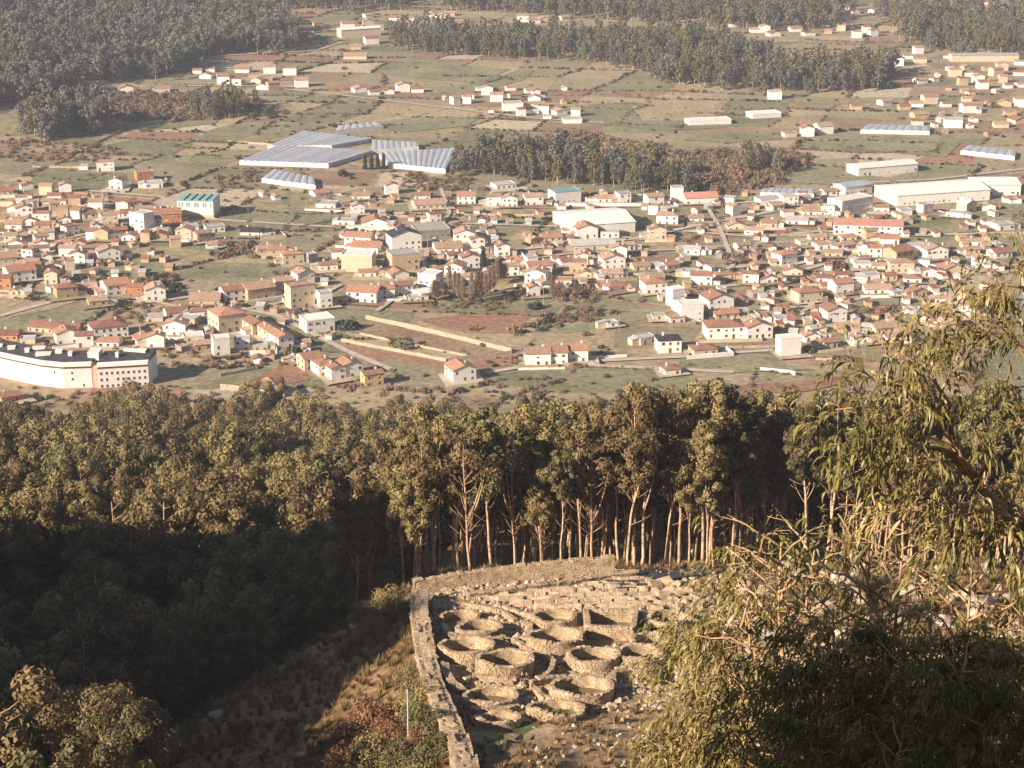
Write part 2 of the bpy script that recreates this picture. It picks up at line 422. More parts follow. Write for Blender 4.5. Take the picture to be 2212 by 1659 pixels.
HANDF = [
    ('redearth', [Z(T5, *p) for p in [(490, 920), (880, 880), (1180, 860), (1230, 900), (1110, 1010), (840, 1010), (600, 960)]]),
    ('brown', [Z(T5, *p) for p in [(180, 930), (1090, 1120), (900, 1160), (480, 1080), (30, 960)]]),
    ('straw', [Z(T5, *p) for p in [(30, 1000), (480, 1090), (850, 1150), (690, 1185), (40, 1065)]]),
    ('redearth', [Z(T5, *p) for p in [(0, 1075), (660, 1205), (1160, 1150), (1180, 1210), (650, 1240), (0, 1130)]]),
    ('green', [Z(T5, *p) for p in [(1000, 1270), (1500, 1225), (2100, 1260), (2300, 1290), (2300, 1380), (1700, 1400), (1300, 1390), (980, 1330)]]),
    ('redearth', [Z(T5, *p) for p in [(1350, 1310), (1420, 1305), (1560, 1345), (1530, 1360)]]),
    ('green', [Z(T5, *p) for p in [(1150, 1000), (1500, 960), (1800, 880), (2100, 830), (2160, 860), (1800, 960), (1450, 1010)]]),
    ('olive', [Z(T5, *p) for p in [(250, 1150), (700, 1260), (690, 1310), (460, 1310), (300, 1230)]]),
    ('green', [Z(T4, *p) for p in [(560, 600), (900, 530), (1300, 545), (1820, 560), (1960, 600), (1700, 650), (1100, 640), (700, 660)]]),
    ('green', [Z(T4, *p) for p in [(0, 920), (330, 860), (640, 840), (620, 910), (300, 960), (0, 1000)]]),
    ('straw', [Z(T4, *p) for p in [(60, 850), (330, 790), (500, 800), (330, 855), (60, 905)]]),
    ('redearth', [Z(T4, *p) for p in [(1560, 1350), (1840, 1215), (2010, 1240), (2160, 1290), (2000, 1310), (1720, 1360)]]),
    ('green', [Z(T4, *p) for p in [(1425, 1305), (1640, 1265), (1760, 1260), (1560, 1345), (1440, 1330)]]),
    ('green', [Z(T1, *p) for p in [(210, 1130), (800, 1120), (820, 1150), (690, 1220), (480, 1235), (200, 1200)]]),
    ('green', [Z(T1, *p) for p in [(640, 950), (900, 900), (1250, 935), (1120, 1000), (1130, 1035), (700, 1000)]]),
    ('green', [Z(T1, *p) for p in [(880, 790), (1450, 740), (1400, 800), (960, 850), (850, 830)]]),
    ('green', [Z(T1, *p) for p in [(1400, 1400), (2000, 1360), (2212, 1400), (2000, 1500), (1500, 1460)]]),
    ('green', [Z(T2, *p) for p in [(220, 430), (400, 375), (620, 400), (850, 425), (1100, 450), (900, 540), (620, 520), (400, 500), (230, 470)]]),
    ('green', [Z(T2, *p) for p in [(570, 570), (900, 540), (1100, 470), (1250, 460), (1180, 520), (880, 600), (640, 600)]]),
    ('green', [Z(T2, *p) for p in [(1520, 690), (1850, 660), (2212, 700), (2500, 830), (2100, 850), (1500, 790)]]),
    ('straw', [Z(T2, *p) for p in [(1880, 690), (2212, 670), (2500, 720), (2350, 790), (1950, 780)]]),
    ('green', [Z(T2, *p) for p in [(130, 800), (520, 760), (900, 760), (820, 820), (400, 860)]]),
    ('green', [Z(T3, *p) for p in [(900, 920), (1400, 880), (1800, 930), (1700, 1020), (1200, 980)]]),
    ('green', [Z(T3, *p) for p in [(560, 1110), (1000, 1080), (1100, 1130), (1500, 1170), (1400, 1220), (600, 1180)]]),
    ('green', [Z(T3, *p) for p in [(120, 870), (620, 870), (640, 900), (300, 930), (0, 910)]]),
    ('olive', [Z(T6, *p) for p in [(150, 400), (800, 380), (830, 430), (500, 480), (160, 450)]]),
    ('green', [Z(T6, *p) for p in [(1450, 330), (1900, 300), (2000, 350), (1500, 370)]]),
    ('green', [Z(T6, *p) for p in [(1110, 800), (1400, 780), (1400, 830), (1150, 840)]]),
    ('redearth', [Z(T6, *p) for p in [(290, 1085), (620, 1060), (640, 1100), (300, 1110)]]),
    ('redearth', [Z(T6, *p) for p in [(330, 1350), (820, 1320), (1050, 1290), (1050, 1330), (800, 1390), (400, 1400)]]),
    ('green', [Z(T6, *p) for p in [(100, 1190), (650, 1210), (860, 1250), (300, 1270), (0, 1240)]]),
    ('olive', [Z(T6, *p) for p in [(520, 780), (730, 720), (900, 760), (700, 850), (400, 870)]]),
]
for i, (k, pl) in enumerate(HANDF):
    sheet("field", pxpoly(pl), M['f_' + k], 0.10 + 0.012 * i)

def strip(name, pts, width, m, z, kind="structure", label=None):
    P = np.array(pts, float); T = np.gradient(P, axis=0); T /= np.linalg.norm(T, axis=1)[:, None] + 1e-9
    Nn = np.stack([-T[:, 1], T[:, 0]], 1) * width / 2
    V = []; F = []
    for i in range(len(P)):
        for s in (1, -1):
            q = P[i] + Nn[i] * s; V.append((q[0], q[1], hz(q[0], q[1]) + z))
        if i: F.append((2 * i - 2, 2 * i - 1, 2 * i + 1, 2 * i))
    o = obj(name, mesh(name, V, F, m)); tag(o, label, kind=kind); return o
def dense(pts, step=8.0):
    out = []
    for a, b in zip(pts[:-1], pts[1:]):
        a = np.array(a); b = np.array(b); n = max(1, int(np.linalg.norm(b - a) / step))
        out += [a + (b - a) * i / n for i in range(n)]
    out.append(np.array(pts[-1])); return out
LANES = [
    [Z(T5, 940, 1270), Z(T5, 1200, 1225), Z(T5, 1600, 1195), Z(T5, 2212, 1165), Z(T6, 300, 1140), Z(T6, 620, 1120)],
    [Z(T5, 1480, 1212), Z(T5, 1750, 1228), Z(T5, 2060, 1240), Z(T6, 330, 1265)],
    [Z(T5, 1060, 480), Z(T5, 1460, 435), Z(T5, 1900, 400), Z(T6, 150, 300), Z(T6, 600, 220)],
    [Z(T5, 790, 300), Z(T5, 1420, 320), Z(T5, 1930, 405), Z(T5, 2212, 410)],
    [Z(T5, 0, 120), Z(T5, 480, 160), Z(T5, 1000, 200), Z(T5, 1900, 190), Z(T6, 300, 170), Z(T6, 1000, 130)],
    [Z(T4, 1560, 850), Z(T4, 1800, 900), Z(T4, 2000, 1000), Z(T5, 40, 1130), Z(T5, 330, 1250)],
    [Z(T4, 0, 900), Z(T4, 330, 810), Z(T4, 560, 770), Z(T4, 900, 820), Z(T4, 1350, 760), Z(T4, 1650, 700)],
    [Z(T4, 1390, 960), Z(T4, 1100, 1030), Z(T4, 830, 1110), Z(T4, 500, 1160)],
    [Z(T3, 1100, 1190), Z(T3, 1600, 1170), Z(T3, 2212, 1100)],
    [Z(T6, 0, 350), Z(T6, 500, 390), Z(T6, 900, 350), Z(T6, 1500, 380), Z(T6, 2212, 360)],
    [Z(T6, 180, 720), Z(T6, 520, 680), Z(T6, 900, 570), Z(T6, 1300, 560)],
    [Z(T6, 0, 620), Z(T6, 400, 580), Z(T6, 760, 520), Z(T6, 1100, 430)],
    [Z(T2, 0, 165), Z(T2, 320, 185), Z(T2, 680, 190), Z(T2, 1130, 150), Z(T2, 1530, 140)],
    [Z(T1, 1220, 560), Z(T1, 1650, 560), Z(T2, 0, 620), Z(T2, 660, 700), Z(T2, 1250, 770), Z(T2, 1700, 800)],
    [Z(T1, 1030, 400), Z(T1, 1500, 360), Z(T1, 2050, 330), Z(T1, 2212, 280)],
    [Z(T1, 560, 1240), Z(T1, 1040, 1280), Z(T1, 1150, 1330), Z(T1, 1400, 1430), Z(T1, 2212, 1480)],
    [Z(T5, 0, 560), Z(T5, 500, 620), Z(T5, 1000, 560), Z(T5, 1460, 500), Z(T5, 2212, 470), Z(T6, 500, 430), Z(T6, 1200, 400)],
    [Z(T5, 230, 870), Z(T5, 520, 660), Z(T5, 560, 470), Z(T5, 700, 230), Z(T5, 640, 60)],
    [Z(T5, 1130, 640), Z(T5, 1060, 480), Z(T5, 900, 200)],
    [Z(T5, 1690, 640), Z(T5, 1640, 520), Z(T5, 1560, 440)],
    [Z(T6, 200, 800), Z(T6, 330, 560), Z(T6, 240, 330), Z(T6, 150, 180)],
    [Z(T6, 760, 900), Z(T6, 960, 700), Z(T6, 1100, 500), Z(T6, 1250, 260)],
    [Z(T6, 500, 860), Z(T6, 1000, 830), Z(T6, 1500, 700), Z(T6, 2212, 560)],
    [Z(T4, 0, 560), Z(T4, 500, 480), Z(T4, 900, 400), Z(T4, 1100, 320)], [Z(T4, 160, 760), Z(T4, 330, 480), Z(T4, 360, 140)],
    [Z(T4, 800, 760), Z(T4, 1300, 880), Z(T4, 1600, 860), Z(T4, 2100, 760), Z(T5, 0, 700)],
]
for i, l in enumerate(LANES):
    strip("lane", dense([tuple(cast(u, v, 0, 600)[0][:2]) for u, v in l]), rng.uniform(3.0, 4.2) if i < 16 else 2.4, M['lane'], 0.52 + 0.01 * i)
# ------------------------------------------------------------------ plants
def unit(v): return v / (np.linalg.norm(v, axis=-1, keepdims=True) + 1e-9)

def clump(r_, c, rad, n, size, jit=0.36, fill=0.12):
    """leaf-sized faces on and in an ellipsoid; normals lean outwards"""
    d = unit(r_.normal(size=(n, 3)))
    rr = np.where(r_.random(n) < fill, r_.uniform(0.3, 0.8, n), r_.uniform(0.82, 1.08, n))
    bumpy = 1 + 0.16 * np.sin(d[:, 0] * 5 + c[0]) * np.sin(d[:, 1] * 6 + c[1]) * np.sin(d[:, 2] * 5 + c[2] * 3)
    p = c + d * np.asarray(rad) * (rr * bumpy)[:, None]
    nn = unit(d + jit * r_.normal(size=(n, 3)))
    t = unit(np.cross(nn, r_.normal(size=(n, 3)))); b = np.cross(nn, t)
    s = size * r_.uniform(0.6, 1.3, n)[:, None]
    return np.stack([p - t * s, p - b * s * 0.55, p + t * s, p + b * s * 0.55], 1).reshape(-1, 3)

def quads(V): return np.arange(len(V)).reshape(-1, 4)

def gum(seed, H, cb, cr, nc, nl, ls, leaf='leaf', bark='bark', dome=0.5, fork=False, rad=0.2, lowb=3, bare=False):
    """a gum tree: pale tapering trunk with limbs, and a crown of many leaf clumps"""
    r_ = np.random.default_rng(seed)
    k = 9
    zz = np.linspace(-0.8, H * 0.94, k)
    wob = np.cumsum(r_.normal(0, 0.16, (k, 2)), 0) * (H / 20); wob -= wob[0]
    path = np.column_stack([wob, zz])
    V, F = tube(path, np.interp(zz, [-0.8, 0, H], [rad * 1.5, rad * 1.15, 0.035]), 6)
    mb = MB(); mb.add(V, F)
    def at(z): return np.array([np.interp(z, zz, path[:, 0]), np.interp(z, zz, path[:, 1]), z])
    leaves = []
    if fork:
        for s in range(2):
            z0 = H * r_.uniform(0.28, 0.5); a = r_.uniform(0, 6.28)
            p0 = at(z0); p3 = p0 + np.array([math.cos(a) * cr * 0.75, math.sin(a) * cr * 0.75, H * 0.42])
            pp = [p0, p0 + (p3 - p0) * np.array([0.45, 0.45, 0.3]), p0 + (p3 - p0) * np.array([0.8, 0.8, 0.65]), p3]
            mb.add(*tube(pp, [rad * 0.7, rad * 0.55, rad * 0.4, 0.05], 5))
            for q in range(3): leaves.append(clump(r_, p3 + r_.normal(0, 0.8, 3), [1.1, 1.1, 1.0], nl, ls))
    for i in range(nc):
        t = (i + r_.random()) / nc
        z = H * (cb + (1.0 - cb) * t)
        shape = (math.sin(math.pi * min(1, (t * (1 - dome) + dome * 0.30 + 0.06))) ** 0.8) if dome < 0.9 else math.sqrt(max(0.02, 1 - t * t))
        a = i * 2.4 + r_.normal(0, 0.6)
        rr = cr * shape * math.sqrt(r_.uniform(0.12, 1))
        p0 = at(max(0.5, z - r_.uniform(1.2, 3.0) * H / 18))
        p1 = np.array([p0[0] + math.cos(a) * rr, p0[1] + math.sin(a) * rr, z])
        if rr > 0.25 * cr:
            mid = (p0 + p1) / 2 + np.array([0, 0, -0.25])
            mb.add(*tube([p0, mid, p1], [rad * 0.32, rad * 0.2, 0.02], 4))
        if bare and r_.random() < 0.75: continue
        cs = r_.uniform(0.75, 1.25) * cr * (0.36 if dome < 0.9 else 0.40)
        leaves.append(clump(r_, p1, [cs, cs, cs * r_.uniform(0.8, 1.15)], int(nl * r_.uniform(0.7, 1.2)), ls))
    for i in range(lowb):                                     # dead lower limbs
        z = H * r_.uniform(0.25, max(0.3, cb)); a = r_.uniform(0, 6.28); p0 = at(z); l = r_.uniform(1.2, 3.2)
        p1 = p0 + np.array([math.cos(a) * l, math.sin(a) * l, l * r_.uniform(0.3, 1.1)])
        mb.add(*tube([p0, (p0 + p1) / 2 + [0, 0, -0.15], p1], [rad * 0.28, rad * 0.16, 0.015], 4))
    LV = np.concatenate(leaves)
    return mb.build("trunk", M[bark], True), mesh("crown", LV, quads(LV), M[leaf])

def bare_tree(seed, H, cr, up, n=1100, m='bare'):
    r_ = np.random.default_rng(seed)
    mb = MB(); z = np.linspace(-0.4, H * 0.9, 6)
    pth = np.column_stack([r_.normal(0, 0.1, (6, 2)).cumsum(0), z]); mb.add(*tube(pth, np.linspace(0.13, 0.02, 6), 5))
    tw = []
    for i in range(n):
        t = r_.random() ** 0.8; z0 = H * (0.12 + 0.72 * t); a = r_.uniform(0, 6.28)
        l = (1 - t * 0.6) * cr * r_.uniform(0.5, 1.3)
        d = np.array([math.cos(a), math.sin(a), up * r_.uniform(0.6, 1.4)]); d /= np.linalg.norm(d)
        p0 = np.array([np.interp(z0, z, pth[:, 0]), np.interp(z0, z, pth[:, 1]), z0]) + d * l * r_.uniform(0, 0.5)
        p1 = p0 + d * l + r_.normal(0, 0.25, 3)
        s = unit(np.cross(d, r_.normal(size=3))) * r_.uniform(0.04, 0.13)
        tw.append(np.stack([p0 - s, p0 + s, p1 + s * 0.3, p1 - s * 0.3]))
    TV = np.concatenate(tw)
    return mb.build("trunk", M[m], True), mesh("crown", TV, quads(TV), M[m])

def shrub(seed, n, r, size, m, flat=0.75, per=44):
    r_ = np.random.default_rng(seed); L_ = []
    for i in range(n):
        c = np.append(r_.normal(0, r * 0.45, 2), abs(r_.normal(0.5, 0.25)) * r * flat)
        rr = r * r_.uniform(0.35, 0.65)
        L_.append(clump(r_, c, [rr, rr, rr * 0.85], per, size))
    V = np.concatenate(L_); V[:, 2] = np.maximum(V[:, 2], -0.1)
    return mesh("foliage", V, quads(V), M[m])

def conifer(seed, H, r):
    r_ = np.random.default_rng(seed); L_ = []
    for t in np.linspace(0.04, 0.98, 26):
        for a in range(6):
            an = r_.uniform(0, 6.28); rr = r * (1 - t) ** 0.8 * r_.uniform(0.4, 0.9)
            L_.append(clump(r_, np.array([math.cos(an) * rr, math.sin(an) * rr, t * H]), [0.45 * r, 0.45 * r, 0.06 * H], 9, 0.35))
    V = np.concatenate(L_)
    mb = MB(); mb.add(*tube([(0, 0, -0.3), (0, 0, H * 0.6)], [0.22, 0.08], 6))
    return mb.build("trunk", M['barkdark']), mesh("crown", V, quads(V), M['leafdark'])

TALL = [gum(100 + i, 21 + (i % 3), [0.54, 0.60, 0.50, 0.64, 0.56, 0.52][i], [2.3, 2.0, 2.6, 1.9, 2.2, 2.7][i], 26, 190, 0.27, leaf=['leaf', 'leaf', 'leafbrown', 'leaf', 'leaf', 'leafbrown'][i], fork=(i % 3 == 2), lowb=7, rad=0.19) for i in range(6)]
BROAD = [gum(200 + i, 15 + (i % 3) * 1.5, [0.26, 0.2, 0.3, 0.24, 0.2, 0.28][i], [3.5, 3.1, 3.8, 2.9, 3.4, 3.2][i], 26, 200, 0.29, leaf=['leafbrown', 'leaf', 'leafbrown', 'leafbrown', 'leaf', 'leafbrown'][i], dome=0.62, rad=0.18, lowb=2) for i in range(6)]
BNEAR = [gum(250 + i, 15 + i, .2, 2.9, 34, 420, 0.15, leaf=['leaf', 'leafbrown', 'leaf'][i], dome=.62, rad=.17, lowb=2) for i in range(3)]
BARE = [gum(300 + i, 21, 0.4, 3.4, 22, 110, 0.26, leaf='leafbrown', fork=True, lowb=10, bare=True) for i in range(2)]
FAR = [gum(400 + i, [15, 14, 19, 18][i], [0.12, 0.10, 0.32, 0.26][i], [4.2, 4.8, 2.5, 3.0][i], [20, 22, 20, 20][i], [70, 76, 44, 44][i], 0.55, leaf=['leafgrey_hazed', 'leafgrey_hazed', 'leafgrey_hazed', 'leaf'][i], dome=[.7, .72, .58, .58][i], rad=0.2, lowb=1) for i in range(4)]
SHR = [shrub(500, 9, 1.5, 0.30, 'bare'), shrub(501, 9, 1.6, 0.32, 'leafdark'), shrub(502, 8, 1.5, 0.30, 'leaf'), shrub(503, 8, 1.4, 0.28, 'rust'), shrub(504, 9, 1.4, 0.26, 'leafbrown')]
NSH = {0: shrub(510, 14, 1.5, 0.10, 'bare', per=220), 2: shrub(512, 14, 1.5, 0.11, 'leaf', per=220), 3: shrub(513, 14, 1.4, 0.10, 'rust', per=220), 4: shrub(514, 14, 1.4, 0.10, 'leafbrown', per=220)}
POP = [bare_tree(600, 14, 2.6, 2.2, 1500, 'poplar'), bare_tree(601, 10, 3.4, 1.0, 1300, 'poplar'), bare_tree(602, 16, 2.8, 2.6, 1600, 'poplar')]
CYP = conifer(700, 9, 1.5)

SRC = {}            # a visible object of each kind, read by the scattered masses
def tree(name, meshes, loc, rz, sc, label, cat, group=None, key=None):
    e = empty(name, loc, rz, sc)
    tag(e, label, cat, group)
    a = obj("trunk", meshes[0], e); b = obj("crown", meshes[1], e)
    if key is not None and key not in SRC: SRC[key] = (a, b)
    return e
def bush(name, me, loc, rz, sc, label, cat, group=None, key=None):
    o = obj(name, me, None, loc, (0, 0, rz), (sc, sc, sc)); tag(o, label, cat, group)
    if key is not None and key not in SRC: SRC[key] = (o,)
    return o

def scatter(name, P, rot, scl, ix, keys, label=None):
    """one mass of plants nobody could count: points that carry copies of the plants"""
    me = bpy.data.meshes.new(name)
    me.vertices.add(len(P)); me.vertices.foreach_set("co", np.asarray(P, float).ravel())
    for nm, ty, val in (("rot", 'FLOAT', rot), ("scl", 'FLOAT', scl), ("ix", 'INT', ix)):
        a = me.attributes.new(nm, ty, 'POINT'); a.data.foreach_set("value", np.asarray(val, np.float32 if ty == 'FLOAT' else np.int32))
    o = obj(name, me); tag(o, label, kind="stuff")
    g = bpy.data.node_groups.new(name, 'GeometryNodeTree')
    g.interface.new_socket("Geometry", in_out='INPUT', socket_type='NodeSocketGeometry')
    g.interface.new_socket("Geometry", in_out='OUTPUT', socket_type='NodeSocketGeometry')
    N, L = g.nodes, g.links
    gi_, go = N.new("NodeGroupInput"), N.new("NodeGroupOutput")
    pts = N.new("GeometryNodeMeshToPoints"); L.new(gi_.outputs[0], pts.inputs[0])
    def attr(nm, ty):
        a = N.new("GeometryNodeInputNamedAttribute"); a.data_type = ty; a.inputs[0].default_value = nm
        return a.outputs[0]
    jn = N.new("GeometryNodeJoinGeometry")
    rotn = N.new("ShaderNodeCombineXYZ"); L.new(attr("rot", 'FLOAT'), rotn.inputs[2])
    e2r = N.new("FunctionNodeEulerToRotation"); L.new(rotn.outputs[0], e2r.inputs[0])
    ia, sa_ = attr("ix", 'INT'), attr("scl", 'FLOAT')
    for i, k in enumerate(keys):
        cmp = N.new("FunctionNodeCompare"); cmp.data_type = 'INT'; cmp.operation = 'EQUAL'
        L.new(ia, cmp.inputs[2]); cmp.inputs[3].default_value = i
        for so in SRC[k]:
            oi = N.new("GeometryNodeObjectInfo"); oi.inputs[0].default_value = so; oi.inputs["As Instance"].default_value = True; oi.transform_space = 'ORIGINAL'
            # the source sits in its own frame: undo its own transform by reading the mesh only
            ip = N.new("GeometryNodeInstanceOnPoints")
            L.new(pts.outputs[0], ip.inputs["Points"]); L.new(cmp.outputs[0], ip.inputs["Selection"])
            L.new(oi.outputs["Geometry"], ip.inputs["Instance"]); L.new(e2r.outputs[0], ip.inputs["Rotation"]); L.new(sa_, ip.inputs["Scale"])
            L.new(ip.outputs[0], jn.inputs[0])
    L.new(jn.outputs[0], go.inputs[0])
    md = o.modifiers.new("scatter", 'NODES'); md.node_group = g
    return o

# ------------------------------------------------------------------ the gum wood on the hillside
def jgrid(x0, x1, y0, y1, s, j=0.42):
    X, Y = np.meshgrid(np.arange(x0, x1, s), np.arange(y0, y1, s))
    X = X + (np.arange(X.shape[0]) % 2)[:, None] * s / 2
    return (X + rng.uniform(-j, j, X.shape) * s).ravel(), (Y + rng.uniform(-j, j, Y.shape) * s).ravel()

# road behind the ruins
ROADPX = [(1345, 1262), (1400, 1248), (1470, 1240), (1540, 1234), (1640, 1222), (1760, 1205), (1900, 1180)]
ROAD = np.array([tuple(cast(u, v)[0][:2]) for u, v in ROADPX])
ROAD = np.vstack([ROAD[0] + (ROAD[0] - ROAD[1]) * 0.6, ROAD])
def road_d(x, y):
    d = np.full(np.shape(x), 1e9)
    for a, b in zip(ROAD[:-1], ROAD[1:]):
        ab = b - a; t = np.clip(((x - a[0]) * ab[0] + (y - a[1]) * ab[1]) / (ab @ ab), 0, 1)
        d = np.minimum(d, np.hypot(x - a[0] - t * ab[0], y - a[1] - t * ab[1]))
    return d

spec = []       # x, y, type
def keep(x, y): return (road_d(x, y) > 4.6)
X, Y = jgrid(-13, 110, 232, 274, 3.3)
ok = keep(X, Y) & (Y > 232 + np.where(X > 14, (X - 14) * 0.12 + 2.5, 0)) & (rng.random(len(X)) < np.where(Y < 246 + np.clip(X - 14, 0, 99) * .15, 0.94, 0.55))
spec += [(x, y, 'T') for x, y in zip(X[ok], Y[ok])]
X, Y = jgrid(-250, 290, 236, 700, 6.8)
edge = np.where(X > -20, 640, 655) + 18 * np.sin(X * 0.045) + 9 * np.sin(X * 0.13)
ok = keep(X, Y) & (Y < edge) & ~((X > -14) & (X < 112) & (Y < 274)) & ~((X > -30) & (Y < 238)) & (rng.random(len(X)) < np.where(X < -15, 0.74, 0.88))
ok &= ~((X < -120) & (Y < 300))
for x, y in zip(X[ok], Y[ok]):
    spec.append((x, y, 'T' if (x > -22 + 0.02 * (y - 300) and rng.random() < 0.75) else 'B'))
# the dip left of the ruins, and the group whose tops catch the sun at the bottom
X, Y = jgrid(-112, -26, 146, 240, 6.2)
t_ = xw(Y) - X
ok = (t_ > np.where(Y < 176, 27, 26 + 0.35 * (232 - Y))) & (rng.random(len(X)) < 0.9)
spec += [(x, y, 'B') for x, y in zip(X[ok], Y[ok])]
sx = np.array([s[0] for s in spec]); sy = np.array([s[1] for s in spec]); sz = h(sx, sy)
su, sv = project(sx, sy, sz + 12)
vis = (su > -40) & (su < 2250) & (sv < 1720)
dd = np.hypot(sx, sy)
order = np.argsort(np.where(vis, dd, 1e6))
pick = set(order[:300].tolist())
def zone(x, y, u, t):
    if y < 290 and x > -14:
        if x < 16: return "behind the back wall's %s" % ("corner end" if x < -3 else "middle" if x < 7 else "high end")
        return "beyond the shaded road"
    if x < -20 and y < 178: return "in the sunlit clump below the bank"
    if x < -20 and y < 300: return "in the hollow below the boundary wall"
    return "on the wooded slope below the ruin"
rest = []
for i, (x, y, t) in enumerate(spec):
    v_ = int(rng.integers(0, 6)); rz = float(rng.uniform(0, 6.28)); sc = float(rng.uniform(0.72, 1.25))
    key = t + str(v_)
    if t == 'B' and y > 290: sc *= 1.13
    pr = TALL if t == 'T' else BROAD
    if t == 'T' and -14 < x < 16 and y < 275: sc *= 0.84
    elif t == 'T': sc *= 0.9
    if t == 'B' and y < 176 and x > -75: sc = float(rng.uniform(1.05, 1.4))
    if t == 'T' and rng.random() < 0.05:
        key = 'X' + str(v_ % 2)
    if i in pick:
        z_ = zone(x, y, su[i], t)
        big = "small " if sc < .86 else "large " if sc > 1.12 else ""
        edge = "front-row " if (x > -14 and y < 242 + max(0, x - 14) * .15) else ""
        look = big + "half bare gum with pale forked limbs" if key[0] == 'X' else (big + "straight gum with bare trunk, %s crown" % ('brownish' if v_ in (2, 5) else 'olive') if t == 'T' else big + "bushy gum with full %s crown" % ('olive' if v_ in (1, 4) else 'brownish'))
        tree("gum_tree", BARE[v_ % 2] if key[0] == 'X' else (BNEAR[v_ % 3] if (t == 'B' and y < 178) else pr[v_]), (x, y, sz[i] - 0.1), rz, sc, edge + look + " " + z_, "tree", edge + look.replace(big, "").split(" with")[0] + "s " + z_, None if (t == 'B' and y < 178) else key)
    elif vis[i] or (su[i] > -900 and su[i] < 3100):
        rest.append((x, y, sz[i] - 0.1, rz, sc, key))
for k in range(6):
    for t in 'TB':
        key = t + str(k)
        if key not in SRC: print("no source", key)
keys = [k for k in ['T%d' % i for i in range(6)] + ['B%d' % i for i in range(6)] + ['X0', 'X1'] if k in SRC]
rest = [r_ for r_ in rest if r_[5] in keys]
scatter("gum_wood", [r_[:3] for r_ in rest], [r_[3] for r_ in rest], [r_[4] for r_ in rest], [keys.index(r_[5]) for r_ in rest], keys, "dense olive and brownish gum wood covering the lower slope")

# ------------------------------------------------------------------ woods and scrub of the valley
def poly_points(poly, s, prob=0.9):
    X, Y = jgrid(-720, 760, 720, 2500, s)
    u, v = project(X, Y, h(X, Y))
    ok = in_poly(u + rng.normal(0, 7, len(u)), v + rng.normal(0, 2.2, len(u)), poly) & (rng.random(len(X)) < prob)
    return X[ok], Y[ok]
for i in range(4):      # free-standing trees that the far woods repeat
    u, v = [(118, 296), (196, 282), (236, 279), (75, 292)][i]
    p, _ = cast(u, v, 0, 600)
    tree("gum_tree", FAR[i], p, i * 1.3, 1.35, ["great rounded tree at the front of the clump above the old quarter", "broad tree in the clump above the old quarter", "narrow tree at the shaded end of the clump above the old quarter", "slender pale tree at the open end of the clump above the old quarter"][i], "tree", None, 'F%d' % i)
WOODS = [
    ("hill_wood", [(-200, -40), (300, -30), (560, 40), (650, 88), (640, 112), (480, 112), (415, 150), (330, 172), (180, 182), (120, 215), (-200, 262)], 9.5, 1.2),
    ("clump_wood", [(45, 272), (190, 250), (230, 280), (150, 300), (60, 298)], 7.0, 1.25),
    ("copse", [(400, 234), (540, 228), (552, 252), (430, 256)], 6.5, 0.8),
    ("plantation", [(968, 362), (1150, 345), (1330, 368), (1500, 398), (1508, 417), (1380, 416), (1230, 402), (1060, 386), (985, 382)], 6.2, 0.92),
    ("belt_wood", [(838, 112), (1080, 128), (1280, 134), (1462, 184), (1620, 198), (1760, 203), (1900, 198), (1932, 172), (1850, 150), (1700, 156), (1600, 110), (1480, 90), (1250, 96), (1000, 82), (850, 78)], 8.0, 0.95),
    ("north_wood", [(950, 22), (1140, 33), (1300, 40), (1480, 56), (1640, 66), (1805, 72), (1820, 10), (1800, -60), (1000, -60)], 10.0, 1.0),
    ("east_wood", [(1880, 22), (2330, 40), (2330, 126), (2080, 122), (1960, 96)], 9.5, 0.95),
    ("strip_wood", [(560, -40), (900, -40), (885, 24), (700, 26), (560, 14)], 10.0, 1.0),
    ("small_wood", [(1590, 366), (1676, 356), (1690, 374), (1625, 386)], 8.0, 0.85),
    ("corner_wood", [(1836, 158), (1930, 146), (1936, 164), (1862, 184)], 8.0, 0.9),
]
WLAB = ["dense grey-green wood on the hill above the valley", "clump of great trees above the old quarter", "small dark copse among brown scrub", "plantation of thin trees beside the greenhouses", "long belt of grey-green trees across the valley", "hazy wood at the far end of the valley", "hazy wood beyond the scattered farms", "strip of wood above the far hamlet", "small stand of dark trees amid red scrub", "corner of wood by the far houses"]
for (nm, poly, s, sc), lab in zip(WOODS, WLAB):
    X, Y = poly_points(poly, s)
    if len(X) == 0: continue
    z_ = h(X, Y)
    scatter(nm, np.column_stack([X, Y, z_ - 0.2]), rng.uniform(0, 6.28, len(X)), np.clip(rng.normal(0.95, 0.22, len(X)), .4, 1.5) * sc, rng.choice([0, 0, 1, 1, 2] if nm in ('hill_wood', 'clump_wood') else [2, 2, 3, 3, 0], len(X)), ['F0', 'F1', 'F2', 'F3'], lab)

